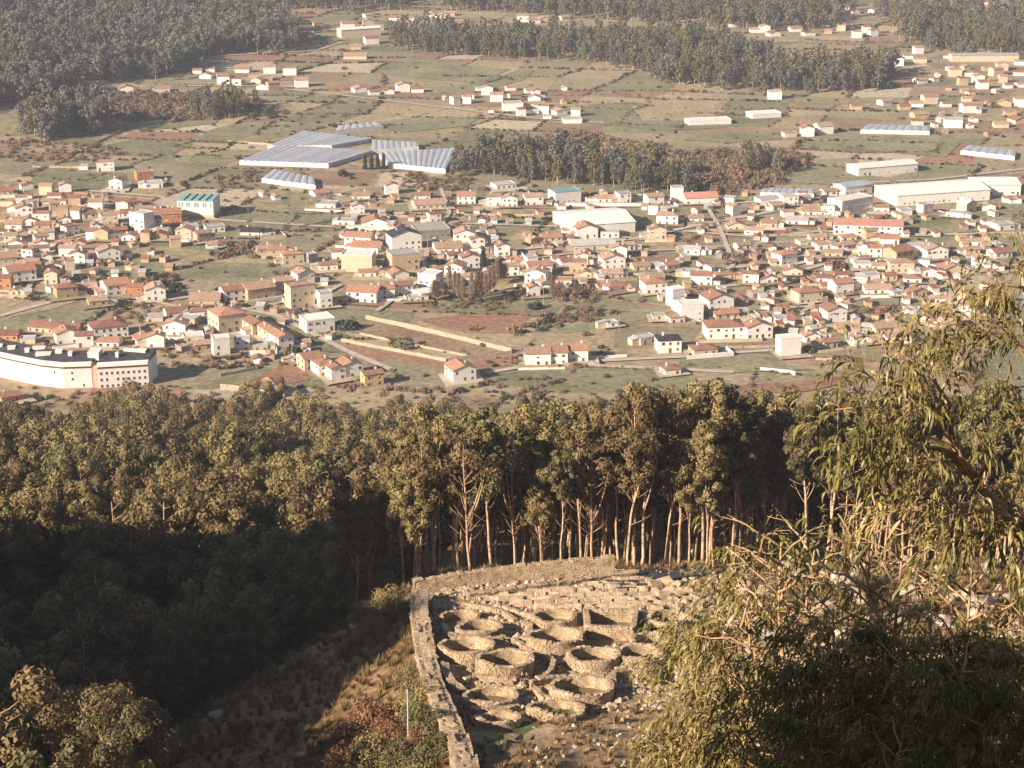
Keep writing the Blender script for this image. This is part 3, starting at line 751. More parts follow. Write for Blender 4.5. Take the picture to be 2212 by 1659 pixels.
LOOSE = [   # single bushes and trees one can find in the valley: u, v, kind, scale, label
    (*Z(T5, 55, 985), 1, 3.2, "big dark green bush at the corner of the walled field"),
    (*Z(T5, 1275, 850), 1, 2.3, "dark evergreen bush between the bare poplars and the red plot"),
    (*Z(T5, 1345, 945), 1, 2.2, "dark round bush beside the red earth plot"),
    (*Z(T5, 1165, 770), 0, 2.6, "round leafless brown tree beside the tall poplars"),
    (*Z(T5, 1080, 790), 1, 1.9, "dark bush at the foot of the bare poplars"),
    (*Z(T4, 790, 350), 1, 3.4, "dark green spreading tree at the edge of the old quarter"),
    (*Z(T4, 780, 830), 1, 2.0, "dark bush between tan houses by the green meadow"),
    (*Z(T4, 700, 560), 2, 2.2, "olive bush before the big white gable house"),
    (*Z(T4, 1900, 1150), 1, 2.6, "dark tree at the head of the red earth field"),
    (*Z(T4, 1080, 1010), 2, 1.9, "tawny bush beside the white houses"),
    (*Z(T6, 800, 670), 1, 2.2, "dark tree behind the hip-roofed houses"),
    (*Z(T6, 970, 590), 0, 2.8, "round brown leafless tree near the small hip-roofed house"),
    (*Z(T6, 140, 765), 0, 2.4, "brown leafless tree in front of white houses"),
    (*Z(T6, 1060, 1185), 1, 1.7, "small dark bush beyond the white block"),
    (*Z(T6, 820, 1130), 2, 2.2, "olive bush beside the tall white block"),
    (*Z(T6, 470, 280), 1, 1.8, "dark bush by the lane among white sheds"),
    (*Z(T2, 0, 1140), 1, 2.6, "dark hedge tree beside the four cypresses"),
    (*Z(T2, 1010, 1030), 1, 3.2, "dark tall evergreen behind the plantation"),
    (*Z(T3, 1320, 575), 1, 4.4, "single dark evergreen at the end of the tree belt"),
    (*Z(T3, 90, 1240), 1, 4.0, "dark evergreen at the end of the plantation"),
    (*Z(T1, 470, 1290), 1, 2.2, "dark bush near the edge of the old quarter"),
]
for i, (u, v, k, sc, lab) in enumerate(LOOSE):
    p, _ = cast(u, v, 0, 600)
    bush("bush", SHR[k], p, i * 0.7, sc, lab, "bush", None, 'S%d' % k)
for k, (u, v, lab) in {3: (*Z(T5, 860, 990), "rusty bush on the edge of the red earth plot"), 4: (*Z(T5, 560, 830), "tawny bush behind the walled field")}.items():
    p, _ = cast(u, v, 0, 600); bush("bush", SHR[k], p, 0.3, 1.3, lab, "bush", None, 'S%d' % k)

# hedges along the field edges, and scrub
HP = [(x, y, s, k) for x, y, s, k in HEDGE]
scr = [  # polygon (2212 px), spacing m, kinds, scale
    ([(1480, 336), (1600, 326), (1740, 338), (1760, 352), (1660, 402), (1560, 424), (1470, 366)], 5.0, [0, 0, 0, 2], 2.0),
    ([(1090, 305), (1250, 288), (1400, 310), (1500, 335), (1350, 347), (1180, 332)], 6.5, [0, 0, 4], 1.5),
    ([(210, 225), (400, 205), (560, 215), (620, 250), (420, 262), (260, 262)], 6.0, [0, 0, 0, 1], 1.6),
    ([(0, 300), (180, 315), (300, 330), (200, 350), (0, 350)], 7.0, [0, 0, 4], 1.3),
    ([Z(T5, 880, 1170), Z(T5, 1150, 1150), Z(T5, 1150, 1200), Z(T5, 900, 1210)], 5.0, [0, 3], 0.8),
    ([Z(T5, 1300, 900), Z(T5, 1750, 840), Z(T5, 1760, 880), Z(T5, 1480, 960), Z(T5, 1120, 1020), Z(T5, 1130, 980)], 3.6, [0, 0, 1, 4], 1.15),
    ([Z(T5, 1320, 700), Z(T5, 1700, 720), Z(T5, 1680, 800), Z(T5, 1380, 820)], 4.0, [0, 0, 4], 1.5),
    ([Z(T5, 520, 770), Z(T5, 900, 800), Z(T5, 1180, 830), Z(T5, 1000, 880), Z(T5, 500, 850)], 4.5, [0, 4, 4, 1, 2], 1.2),
    ([Z(T5, 440, 1060), Z(T5, 1080, 1150), Z(T5, 800, 1175), Z(T5, 450, 1120)], 7.0, [4, 2], 0.6),
    ([Z(T6, 200, 500), Z(T6, 600, 480), Z(T6, 640, 550), Z(T6, 250, 560)], 4.5, [0, 0, 4], 1.5),
    ([Z(T6, 1120, 860), Z(T6, 1420, 830), Z(T6, 1400, 960), Z(T6, 1150, 940)], 4.5, [0, 0, 4, 1], 1.3),
    ([Z(T6, 560, 690), Z(T6, 730, 670), Z(T6, 720, 720), Z(T6, 520, 730)], 4.0, [0, 1, 4], 1.1),
    ([Z(T6, 640, 880), Z(T6, 900, 820), Z(T6, 900, 1000), Z(T6, 700, 1000)], 6.0, [4, 4, 0, 2], 1.0),
    ([Z(T4, 1400, 430), Z(T4, 1640, 430), Z(T4, 1640, 520), Z(T4, 1380, 510)], 4.0, [0, 0, 1], 1.2),
    ([Z(T4, 860, 640), Z(T4, 1060, 620), Z(T4, 1200, 720), Z(T4, 1100, 780), Z(T4, 960, 700)], 4.0, [0, 1, 1], 1.3),
    ([Z(T4, 600, 840), Z(T4, 1050, 790), Z(T4, 1080, 880), Z(T4, 900, 960), Z(T4, 640, 900)], 5.0, [0, 4, 1, 2], 1.0),
    ([Z(T4, 1250, 1130), Z(T4, 1450, 1120), Z(T4, 1900, 1150), Z(T4, 1900, 1210), Z(T4, 1500, 1240), Z(T4, 1300, 1220)], 4.2, [0, 0, 4, 1], 1.0),
    ([Z(T4, 980, 1130), Z(T4, 1250, 1060), Z(T4, 1280, 1160), Z(T4, 1000, 1160)], 4.0, [4, 4, 0], 1.1),
    ([Z(T1, 700, 600), Z(T1, 1180, 590), Z(T1, 1180, 690), Z(T1, 800, 740), Z(T1, 680, 680)], 7.0, [0, 0, 2, 1], 1.7),
    ([Z(T1, 1350, 1180), Z(T1, 1650, 1120), Z(T1, 1700, 1190), Z(T1, 1420, 1230)], 6.0, [0, 4, 0], 1.3),
    ([Z(T2, 340, 1140), Z(T2, 820, 1150), Z(T2, 800, 1240), Z(T2, 420, 1230)], 5.5, [0, 0, 4], 1.3),
    ([(500, 250), (780, 245), (760, 285), (540, 300)], 16.0, [0, 1], 1.0),
    ([(0, 840), (2212, 830), (2212, 900), (0, 900)], 7.5, [2, 4, 4, 0], 0.9),
]
for pl, s, ks, sc in scr:
    X, Y = poly_points(pl, s, 0.85)
    HP += [(x, y, sc * rng.uniform(0.55, 1.25), int(rng.choice(ks))) for x, y in zip(X, Y) if y > 660]
# gardens: thin scrub among all the houses
X, Y = jgrid(-330, 380, 745, 1500, 15)
for x, y in zip(X, Y):
    if rng.random() < 0.36: HP.append((x, y, rng.uniform(0.4, 1.15), int(rng.choice([0, 0, 1, 1, 4, 2]))))
X, Y = jgrid(-520, 620, 1500, 2250, 24)
for x, y in zip(X, Y):
    if rng.random() < 0.16: HP.append((x, y, rng.uniform(0.6, 1.5), int(rng.choice([0, 0, 0, 1]))))
HOUSE_XY = []
def finish_scrub():
    hp = np.array(HP); ok = np.ones(len(hp), bool)
    for x, y, r in HOUSE_XY: ok &= np.hypot(hp[:, 0] - x, hp[:, 1] - y) > r
    hp = hp[ok]
    scatter("scrub", np.column_stack([hp[:, 0], hp[:, 1], h(hp[:, 0], hp[:, 1])]), rng.uniform(0, 6.28, len(hp)), hp[:, 2], hp[:, 3].astype(int), ['S%d' % i for i in range(5)], "brown hedgerows and garden scrub between the fields and houses")

# poplars, cypresses, palms
k = 0
for zx, zy, t in [(735, 790, 2), (790, 815, 0), (845, 820, 2), (880, 800, 0), (915, 790, 2), (960, 770, 2), (990, 740, 0), (1030, 690, 0), (1010, 700, 2), (700, 740, 0), (760, 800, 0), (935, 810, 0), (1370, 800, 0), (1420, 800, 1), (1050, 680, 1), (620, 800, 1)]:
    p, _ = cast(*Z(T5, zx, zy), 0, 600)
    tree("poplar_tree", POP[t], p, k * 1.1, 0.95 + 0.05 * (k % 4), "bare brown poplar in the grove beside the walled field" if t != 1 else "spreading leafless tree beside the poplar grove", "tree", "bare poplars" if t != 1 else "leafless spreading trees", 'P%d' % t); k += 1
for i, u in enumerate([1190, 1245, 1300, 1352]):
    p, _ = cast((900 + u * 0.452) * 0.5486, (480 + 412 * 0.452) * 0.5486, 0, 600)
    tree("cypress_tree", CYP, p, i, 1.05, "dark cypress in the row of four before the greenhouses", "tree", "four cypresses")
p, _ = cast(*Z(T5, 920, 600), 0, 600); tree("cypress_tree", CYP, p, 2, 1.3, "single dark cypress above the poplar grove", "tree")

def palm(seed, H):
    r_ = np.random.default_rng(seed); mb = MB()
    mb.add(*tube([(0, 0, -0.3), (0.1, 0, H * 0.5), (0, 0.1, H)], [0.32, 0.24, 0.26], 7)); tr = mb.build("trunk", M['bark'])
    L_ = []
    for i in range(46):
        a = r_.uniform(0, 6.28); el = r_.uniform(-0.3, 1.2); l = r_.uniform(2.2, 3.2); d = np.array([math.cos(a), math.sin(a), 0])
        pp = [np.array([0, 0, H]) + d * l * t * math.cos(el * (1 - t * 0.3)) + np.array([0, 0, 1]) * (l * t * math.sin(el) - 1.5 * t * t) for t in np.linspace(0, 1, 5)]
        s = np.array([-d[1], d[0], 0])
        for q in range(4):
            w0, w1 = 0.4 * math.sin(math.pi * (q + .3) / 5), 0.4 * math.sin(math.pi * (q + 1.2) / 5.3)
            L_.append(np.stack([pp[q] - s * w0 - [0, 0, .15], pp[q] + s * w0 - [0, 0, .15], pp[q + 1] + s * w1 - [0, 0, .15], pp[q + 1] - s * w1 - [0, 0, .15]]))
    V = np.concatenate(L_); return tr, mesh("crown", V, quads(V), M['leaf'])
PALM = palm(5, 3.2); PALM2 = palm(6, 9.5)
for i, (zx, zy) in enumerate([(330, 1100), (395, 1120), (430, 1090)]):
    p, _ = cast(*Z(T5, zx, zy), 0, 600); tree("palm_tree", PALM, p, i, 1.0, "low spreading palm inside the walled field", "palm", "palms in the walled field")
p, _ = cast(*Z(T4, 910, 1040), 0, 600); tree("palm_tree", PALM2, p, 0.5, 1.0, "tall palm with pale trunk by the white hip-roofed house", "palm")
# ------------------------------------------------------------------ houses
def win_mesh():
    mb = MB(); mb.box(-0.62, 0.62, -0.05, 0.03, -0.08, 1.32, 0); mb.box(-0.50, 0.50, -0.075, -0.02, 0.04, 1.2, 1); mb.box(-0.72, 0.72, -0.13, 0.02, -0.16, -0.07, 0)
    return mb.build("window", [M['frame'], M['window']])
WIN = win_mesh()
def win_mesh2(k):
    mb = MB()
    if k == 0:      # brown closed shutter
        mb.box(-.55, .55, -.05, .03, -.05, 1.28, 0); mb.box(-.5, .5, -.07, -.02, .0, .62, 1); mb.box(-.5, .5, -.07, -.02, .64, 1.24, 1); ms = [M['frame'], M['door']]
    elif k == 1:    # two sashes and open shutters
        mb.box(-.58, .58, -.04, .03, -.05, 1.3, 0); mb.box(-.46, -.03, -.065, -.02, .04, 1.2, 1); mb.box(.03, .46, -.065, -.02, .04, 1.2, 1); mb.box(-.98, -.6, -.08, 0, 0, 1.25, 2); mb.box(.6, .98, -.08, 0, 0, 1.25, 2); ms = [M['white'], M['window'], M['tan']]
    else:           # roller blind half down
        mb.box(-.56, .56, -.04, .03, -.05, 1.3, 0); mb.box(-.48, .48, -.07, -.02, .04, .6, 1); mb.box(-.48, .48, -.08, -.02, .61, 1.22, 0); ms = [M['white'], M['window']]
    return mb.build("window", ms)
WINS = [WIN, WIN, win_mesh2(0), win_mesh2(1), win_mesh2(2)]
ANX = {}
def annex(W2, D2, H2, wm, rm, par):
    wl = MB(); wl.hexa([(0, 0, -1), (W2, 0, -1), (W2, D2, -1), (0, D2, -1), (0, 0, H2 + .7), (W2, 0, H2), (W2, D2, H2), (0, D2, H2 + .7)])
    a_ = obj("annex", wl.build("annex", M[wm]), par)
    rf = MB(); slab(rf, (.01, -.2, H2 + .72), (W2 + .3, -.2, H2 - .02), (W2 + .3, D2 + .2, H2 - .02), (.01, D2 + .2, H2 + .72), .14)
    obj("annex_roof", rf.build("annex_roof", M[rm]), a_); return a_
def door_mesh():
    mb = MB(); mb.box(-0.62, 0.62, -0.05, 0.03, 0, 2.15, 0); mb.box(-0.5, 0.5, -0.08, -0.02, 0, 2.05, 1)
    return mb.build("door", [M['frame'], M['door']])
DOOR = door_mesh()
CHIM = MB(); CHIM.box(-0.35, 0.35, -0.3, 0.3, -1.2, 0.95); CHIM.box(-0.45, 0.45, -0.4, 0.4, 0.95, 1.12); CHIM = CHIM.build("chimney", M['white'])

def slab(mb, a, b, c, d, t):
    """thin slanted plate a-b-c-d (counter-clockwise seen from above), t thick"""
    mb.hexa([a, b, c, d] + [(p[0], p[1], p[2] + t) for p in (a, b, c, d)])

def house_geo(W, D, H, kind, pitch=0.42, ov=0.4):
    wl, rf = MB(), MB(); x0, x1 = -W / 2, W / 2
    top = (0, 0, H)
    if kind in 'gr':
        sp = W if kind == 'g' else D; rise = sp / 2 * pitch; top = (0, D / 2, H + rise)
        if kind == 'g':
            wl.add([(x0, 0, -1), (x1, 0, -1), (x1, 0, H), (0, 0, H + rise), (x0, 0, H), (x0, D, -1), (x1, D, -1), (x1, D, H), (0, D, H + rise), (x0, D, H)],
                   [(0, 1, 2, 3, 4), (6, 5, 9, 8, 7), (1, 6, 7, 2), (5, 0, 4, 9), (2, 7, 8, 3), (4, 3, 8, 9)])
            e = ov * pitch
            slab(rf, (x0 - ov, -ov, H - e + .03), (0, -ov, H + rise + .03), (0, D + ov, H + rise + .03), (x0 - ov, D + ov, H - e + .03), 0.2)
            slab(rf, (0, -ov, H + rise + .03), (x1 + ov, -ov, H - e + .03), (x1 + ov, D + ov, H - e + .03), (0, D + ov, H + rise + .03), 0.2)
        else:
            wl.add([(x0, 0, -1), (x1, 0, -1), (x1, D, -1), (x0, D, -1), (x0, 0, H), (x1, 0, H), (x1, D, H), (x0, D, H), (x0, D / 2, H + rise), (x1, D / 2, H + rise)],
                   [(0, 1, 5, 4), (1, 2, 6, 9, 5), (2, 3, 7, 6), (3, 0, 4, 8, 7), (4, 5, 9, 8), (6, 7, 8, 9)])
            e = ov * pitch
            slab(rf, (x0 - ov, -ov, H - e + .03), (x1 + ov, -ov, H - e + .03), (x1 + ov, D / 2, H + rise + .03), (x0 - ov, D / 2, H + rise + .03), 0.2)
            slab(rf, (x0 - ov, D / 2, H + rise + .03), (x1 + ov, D / 2, H + rise + .03), (x1 + ov, D + ov, H - e + .03), (x0 - ov, D + ov, H - e + .03), 0.2)
    elif kind == 'h':
        wl.box(x0, x1, 0, D, -1, H)
        rise = min(W, D) / 2 * pitch
        a = [(x0 - ov, -ov, H + .02), (x1 + ov, -ov, H + .02), (x1 + ov, D + ov, H + .02), (x0 - ov, D + ov, H + .02)]
        if W >= D: r1, r2 = (x0 + D / 2, D / 2, H + rise), (x1 - D / 2, D / 2, H + rise)
        else: r1, r2 = (0, W / 2, H + rise), (0, D - W / 2, H + rise)
        b = [(p[0], p[1], p[2] + .15) for p in a]
        F = [(3, 2, 1, 0), (0, 1, 5, 4), (1, 2, 6, 5), (2, 3, 7, 6), (3, 0, 4, 7)]
        F += [(4, 5, 9, 8), (5, 6, 9), (6, 7, 8, 9), (7, 4, 8)] if W >= D else [(4, 5, 8), (5, 6, 9, 8), (6, 7, 9), (7, 4, 8, 9)]
        rf.add(a + b + [r1, r2], F); top = (0, D / 2, H + rise)
    else:   # flat roof with parapet
        wl.box(x0, x1, 0, D, -1, H)
        rf.box(x0 - .12, x1 + .12, -.12, D + .12, H + .004, H + .18)
        for bx in ((x0 - .1, x1 + .1, -.1, .15), (x0 - .1, x1 + .1, D - .15, D + .1), (x0 - .1, x0 + .15, .15, D - .15), (x1 - .15, x1 + .1, .15, D - .15)):
            rf.box(bx[0], bx[1], bx[2], bx[3], H + .18, H + .55)
        top = (0, D / 2, H)
    return wl, rf, top

COLNAME = {'white': 'white', 'cream': 'cream', 'tan': 'tan', 'pink': 'pink', 'yellow': 'yellow', 'grey': 'grey', 'brick': 'bare brick'}
ROOFNAME = {'orange': 'orange', 'red': 'dark red', 'rooftan': 'faded tan', 'slate': 'dark slate', 'roofgrey': 'pale grey', 'teal': 'teal', 'white': 'white', 'plastic': 'pale blue'}
SHAPE = {'g': 'gabled', 'r': 'ridged', 'h': 'hipped', 'f': 'flat'}
LAND = [((160, 800), "near the long white school"), ((900, 740), "near the walled field"), ((1020, 610), "near the bare poplars"), ((190, 500), "in the old quarter"), ((750, 330), "near the big greenhouses"),
        ((1870, 497), "near the long pink building"), ((1980, 425), "near the long factory shed"), ((1300, 480), "near the big white warehouse"), ((1550, 740), "by the lane above the green meadow"), ((1880, 600), "in the eastern part of the village"),
        ((1120, 225), "in the hamlet amid green fields"), ((560, 170), "along the road below the hill wood"), ((2050, 200), "among the scattered farms in the haze"), ((1750, 80), "in the hamlet between the hazy woods"), ((800, 60), "in the far hamlet beyond the tree belt"), ((560, 640), "between old quarter and walled field"), ((1000, 420), "along the lane below the plantation")]
HS = []
def hs(tile, rows, **dflt):
    for r_ in rows:
        zx, zy, w_ = r_[:3]
        d = dict(kind='r', wall='white', roof='orange', st=2, rot=None, dep=None, lab=None, name='house', cat='house', hh=None, pitch=0.34)
        d.update(dflt)
        if len(r_) > 3 and r_[3]: d['kind'] = r_[3]
        if len(r_) > 4 and r_[4]: d['wall'] = r_[4]
        if len(r_) > 5 and r_[5]: d['roof'] = r_[5]
        if len(r_) > 6 and r_[6]: d['st'] = r_[6]
        if len(r_) > 7 and r_[7]: d.update(r_[7])
        d['uv'] = Z(tile, zx, zy); d['w'] = w_ / 3
        HS.append(d)
o_, r__, t_n, s_, g_ = 'orange', 'red', 'rooftan', 'slate', 'roofgrey'
hs(T4, [
    (890, 360, 130, 'f', 'white', g_, 4, dict(lab="tall grey and white block at the edge of the old quarter", rot=-35, name='apartment_block', cat='apartment block')),
    (1080, 300, 190, 'r', 'brick', o_, 2, dict(lab="house with orange roof and shaded arcade below the sports hall")),
    (710, 545, 140, 'g', 'white', t_n, 2, dict(lab="big plain white gable house above the green meadow", rot=20)),
    (105, 490, 100, 'g'), (270, 490, 95, 'g', 'white', t_n), (500, 565, 110, 'g'), (40, 590, 160, 'r', 'cream', t_n), (175, 590, 150, 'r', 'tan', t_n, 1), (150, 675, 190, 'r', 'white', o_, 2), (30, 720, 90, 'r', 'brick', 'red'),
    (440, 785, 145, 'h', 'tan', 'red', 2, dict(rot=25)), (570, 750, 130, 'r', 'tan', t_n, 1), (640, 835, 130, 'r', 'tan', t_n, 1), (770, 765, 170, 'r', 'white', o_, 2), (875, 780, 110, 'r', 'brick', o_, 2), (1010, 800, 140, 'g', 'white', t_n, 2, dict(rot=15)),
    (330, 690, 90, 'g', 'cream'), (90, 765, 70, 'g', 'cream', t_n, 1), (1720, 495, 110, 'r', 'tan', t_n, 1), (1800, 500, 110, 'r', 'cream', o_, 1),
    (1905, 565, 150, 'h', 'cream', o_, 2, dict(rot=18)), (2030, 560, 70, 'f', 'grey', g_, 2), (2130, 600, 130, 'r', 'white', o_, 1), (2190, 540, 80, 'r'),
    (1965, 845, 165, 'f', 'cream', t_n, 4, dict(lab="tall plain cream block with dark bare side", rot=28, name='apartment_block', cat='apartment block')), (2115, 850, 90, 'f', 'white', g_, 3, dict(rot=20)),
    (1985, 690, 130, 'g', 'white', t_n, 2, dict(rot=30)), (1700, 790, 210, 'r', 'tan', t_n, 2), (1850, 740, 120, 'r', 'cream', t_n, 2), (1325, 830, 210, 'r', 'tan', t_n, 1), (1155, 910, 150, 'r', 'white', 'red', 1), (1290, 905, 140, 'h', 'white', 'red', 1), (1530, 800, 170, 'r', 'white', 'red', 2),
    (1510, 1000, 190, 'h', 'cream', o_, 3, dict(rot=30, lab="large cream house with orange roof at the top of the stepped row", dep=13)), (1690, 1025, 120, 'g', 'cream', o_, 2, dict(rot=30, dep=12)), (1780, 1065, 105, 'g', 'cream', o_, 2, dict(rot=30, dep=11)), (1855, 1110, 115, 'g', 'white', o_, 2, dict(rot=30, dep=11)),
    (2080, 1000, 190, 'f', 'white', 'white', 2, dict(lab="white modern flat-roofed house with wide terrace windows", rot=24)), (1960, 920, 110, 'g', 'yellow', 'slate', 1, dict(rot=20)),
    (260, 1010, 190, 'r', 'cream', 'red', 1), (420, 1025, 180, 'r', 'brick', 'red', 1), (720, 1045, 225, 'h', 'white', 'red', 2, dict(lab="large white house with dark red hipped roof above the school", rot=22)), (440, 1085, 150, 'g', 'white', o_, 2, dict(rot=20)), (550, 1100, 120, 'r', 'white', 'red', 2), (700, 1105, 150, 'r', 'white', o_, 1), (50, 1060, 140, 'r', 'brick', 'red', 1), (180, 1090, 100, 'f', 'cream', g_, 1),
    (960, 1085, 150, 'g', 'cream', o_, 1, dict(rot=25)), (1010, 1110, 120, 'g', 'white', o_, 2), (1130, 1030, 160, 'g', 'white', t_n, 2), (1260, 1070, 140, 'f', 'cream', 'white', 1), (1440, 1160, 115, 'f', 'white', 'white', 3, dict(rot=18)), (1570, 1130, 110, 'f', 'white', g_, 2), (1320, 1120, 130, 'r', 'tan', t_n, 1), (1690, 1130, 100, 'f', 'cream', g_, 1), (1200, 960, 140, 'f', 'cream', g_, 1), (1000, 945, 120, 'f', 'cream', g_, 1),
    (1780, 1440, 130, 'g', 'white', o_, 2, dict(rot=22, lab="white gable house half hidden by trees below the red earth field", dep=9)),
    (2035, 1250, 140, 'r', 'cream', o_, 2, dict(rot=28, dep=9)), (2120, 1290, 120, 'h', 'white', o_, 2, dict(rot=28, dep=9)), (2195, 1315, 110, 'g', 'white', o_, 2, dict(rot=28, dep=9)),
    (80, 1460, 130, 'r', 'brick', o_, 1, dict(lab="small brick house with orange roof at the edge of the wood")),
    (1240, 350, 110, 'f', 'white', g_, 1), (1400, 355, 130, 'f', 'white', g_, 1), (1620, 385, 130, 'r', 'white', 'slate', 1), (1740, 385, 100, 'f', 'white', 'slate', 1), (2090, 130, 110, 'r', 'white', o_, 1), (2110, 205, 140, 'f', 'white', g_, 1), (2180, 120, 70, 'r', 'white', o_, 1), (1800, 145, 50, 'g', 'white', t_n, 1), (1720, 125, 40, 'g', 'white', t_n, 1),
])
hs(T5, [
    (330, 108, 90, 'g'), (130, 148, 120, 'r', 'white', t_n, 1), (525, 148, 110, 'r', 'white', o_, 1), (580, 205, 220, 'r', 'cream', t_n, 1), (810, 180, 130, 'r', 'white', o_, 2), (990, 185, 100, 'r', 'white', t_n, 2), (1090, 195, 110, 'g', 'white', t_n, 2), (1250, 185, 130, 'r', 'white', t_n, 2), (1070, 78, 150, 'f', 'white', g_, 1),
    (1470, 165, 180, 'f', 'white', 'teal', 1, dict(lab="white hall with teal upper wall beside the lane", name='hall', cat='hall', hh=6.5)), (1840, 165, 90, 'f', 'white', g_, 2), (1720, 165, 140, 'r', 'white', t_n, 1), (2040, 185, 120, 'r', 'white', t_n, 2), (2180, 155, 80, 'f', 'white', g_, 3), (2020, 240, 70, 'f', 'white', t_n, 2), (2110, 310, 150, 'h', 'white', t_n, 2), (1610, 205, 40, 'f', 'white', g_, 1), (1910, 150, 50, 'f', 'cream', g_, 1),
    (110, 245, 90, 'g', 'white', t_n), (220, 325, 170, 'g', 'white', o_, 1, dict(lab="wide white gabled house behind a white garden wall")), (30, 315, 120, 'f', 'white', g_, 1), (610, 295, 85, 'h', 'white', 'red', 2), (800, 430, 150, 'g', 'white', t_n), (885, 465, 100, 'g'), (1050, 510, 95, 'g', 'white', o_, 2, dict(rot=12)),
    (600, 395, 220, 'f', 'grey', 'concrete', 1, dict(lab="unfinished grey concrete shed with flat green-grey roof", name='shed', cat='shed', hh=4.5, dep=16)),
    (105, 450, 190, 'r', 'white', o_, 2), (425, 475, 200, 'g', 'white', 'slate', 3, dict(lab="tall white house with dark slate gable roof and dormers", rot=20)), (100, 610, 200, 'f', 'cream', 'white', 3, dict(lab="big blank cream block beside tan flats", rot=-6, name='apartment_block', cat='apartment block', dep=12)), (420, 600, 200, 'f', 'tan', g_, 3, dict(rot=20)), (150, 485, 190, 'r', 'white', o_, 1),
    (700, 490, 190, 'r', 'white', t_n, 1), (840, 585, 130, 'g', 'white', o_, 2, dict(rot=14)), (725, 645, 130, 'g', 'white', o_, 2, dict(rot=-16)), (830, 675, 130, 'h', 'white', t_n, 1), (250, 645, 110, 'g', 'white', t_n, 1), (380, 660, 140, 'g', 'white', o_, 1), (170, 650, 120, 'r', 'white', o_, 1),
    (130, 815, 200, 'r', 'white', o_, 2, dict(lab="long white house with orange roof and row of windows above the bush", rot=-12)), (280, 795, 150, 'r', 'white', o_, 2), (410, 770, 130, 'r', 'white', o_, 2), (555, 735, 140, 'f', 'white', 'white', 3), (590, 785, 180, 'f', 'white', 'white', 1), (480, 810, 90, 'f', 'cream', g_, 1),
    (1700, 365, 430, 'r', 'white', 'white', 1, dict(lab="huge white warehouse with low pale roof", name='warehouse', cat='warehouse', hh=5.5, dep=34, pitch=0.16)), (1595, 395, 150, 'g', 'white', o_, 2), (1740, 390, 130, 'f', 'white', g_, 1), (1370, 420, 140, 'r', 'cream', o_, 1), (1262, 430, 90, 'g', 'tan', t_n, 1), (1640, 470, 310, 'r', 'cream', g_, 1), (2050, 400, 120, 'g', 'cream', t_n, 2), (1860, 470, 100, 'r', 'white', t_n, 1),
    (1800, 525, 110, 'g', 'white', t_n, 2), (1770, 595, 160, 'g', 'white', t_n, 2, dict(rot=15)), (1170, 575, 100, 'g', 'white', o_, 1), (1240, 580, 80, 'f', 'white', g_, 2), (1470, 575, 100, 'r', 'white', 'red', 1), (1255, 690, 150, 'g', 'white', t_n, 2), (1290, 640, 170, 'r', 'white', o_, 2), (1330, 715, 90, 'g', 'white', t_n, 1), (1250, 775, 80, 'g', 'white', o_, 2, dict(lab="narrow white gable house beside the poplar grove")), (1440, 705, 110, 'f', 'white', t_n, 1), (1580, 655, 90, 'g', 'cream', t_n, 1), (1880, 580, 100, 'r', 'white', t_n, 1), (1950, 610, 120, 'r', 'cream', t_n, 1), (1790, 740, 150, 'h', 'white', o_, 1), (1760, 660, 150, 'r', 'cream', t_n, 1), (2040, 755, 160, 'h', 'white', o_, 2, dict(rot=14)), (2185, 835, 100, 'f', 'white', 'white', 3), (2090, 800, 70, 'f', 'cream', g_, 1), (2040, 680, 120, 'r', 'cream', t_n, 1), (2150, 600, 110, 'r', 'white', o_, 1),
    (1275, 1222, 165, 'r', 'white', t_n, 2, dict(lab="white end house of the terrace of three by the lane", rot=4, dep=9)), (1410, 1214, 115, 'r', 'white', 'orange', 2, dict(lab="middle house of the terrace of three with bright orange roof and dormers", rot=4, dep=9.5)), (1535, 1198, 128, 'r', 'white', 'orange', 2, dict(lab="plain house of the terrace of three beside the dark tree shadow", rot=4, dep=9)),
    (800, 1325, 160, 'g', 'white', o_, 2, dict(lab="white house with orange gable roof alone by the lane below the walled field", rot=22, dep=10)), (215, 1355, 130, 'r', 'yellow', o_, 2, dict(lab="small yellow house with bright orange roof at the wood's edge", rot=24)), (70, 1300, 170, 'g', 'white', o_, 2, dict(rot=26)),
    (2130, 1135, 150, 'h', 'white', 'slate', 2, dict(lab="white house with dark hipped roof and wide balconies", rot=8)), (2150, 1285, 110, 'h', 'white', o_, 1, dict(lab="low white house with orange hipped roof alone in the green meadow", rot=18)), (1990, 1080, 130, 'f', 'cream', g_, 1),
    (2180, 950, 110, 'f', 'white', t_n, 1), (2060, 930, 90, 'f', 'cream', g_, 1), (1760, 975, 80, 'f', 'white', g_, 1),
])
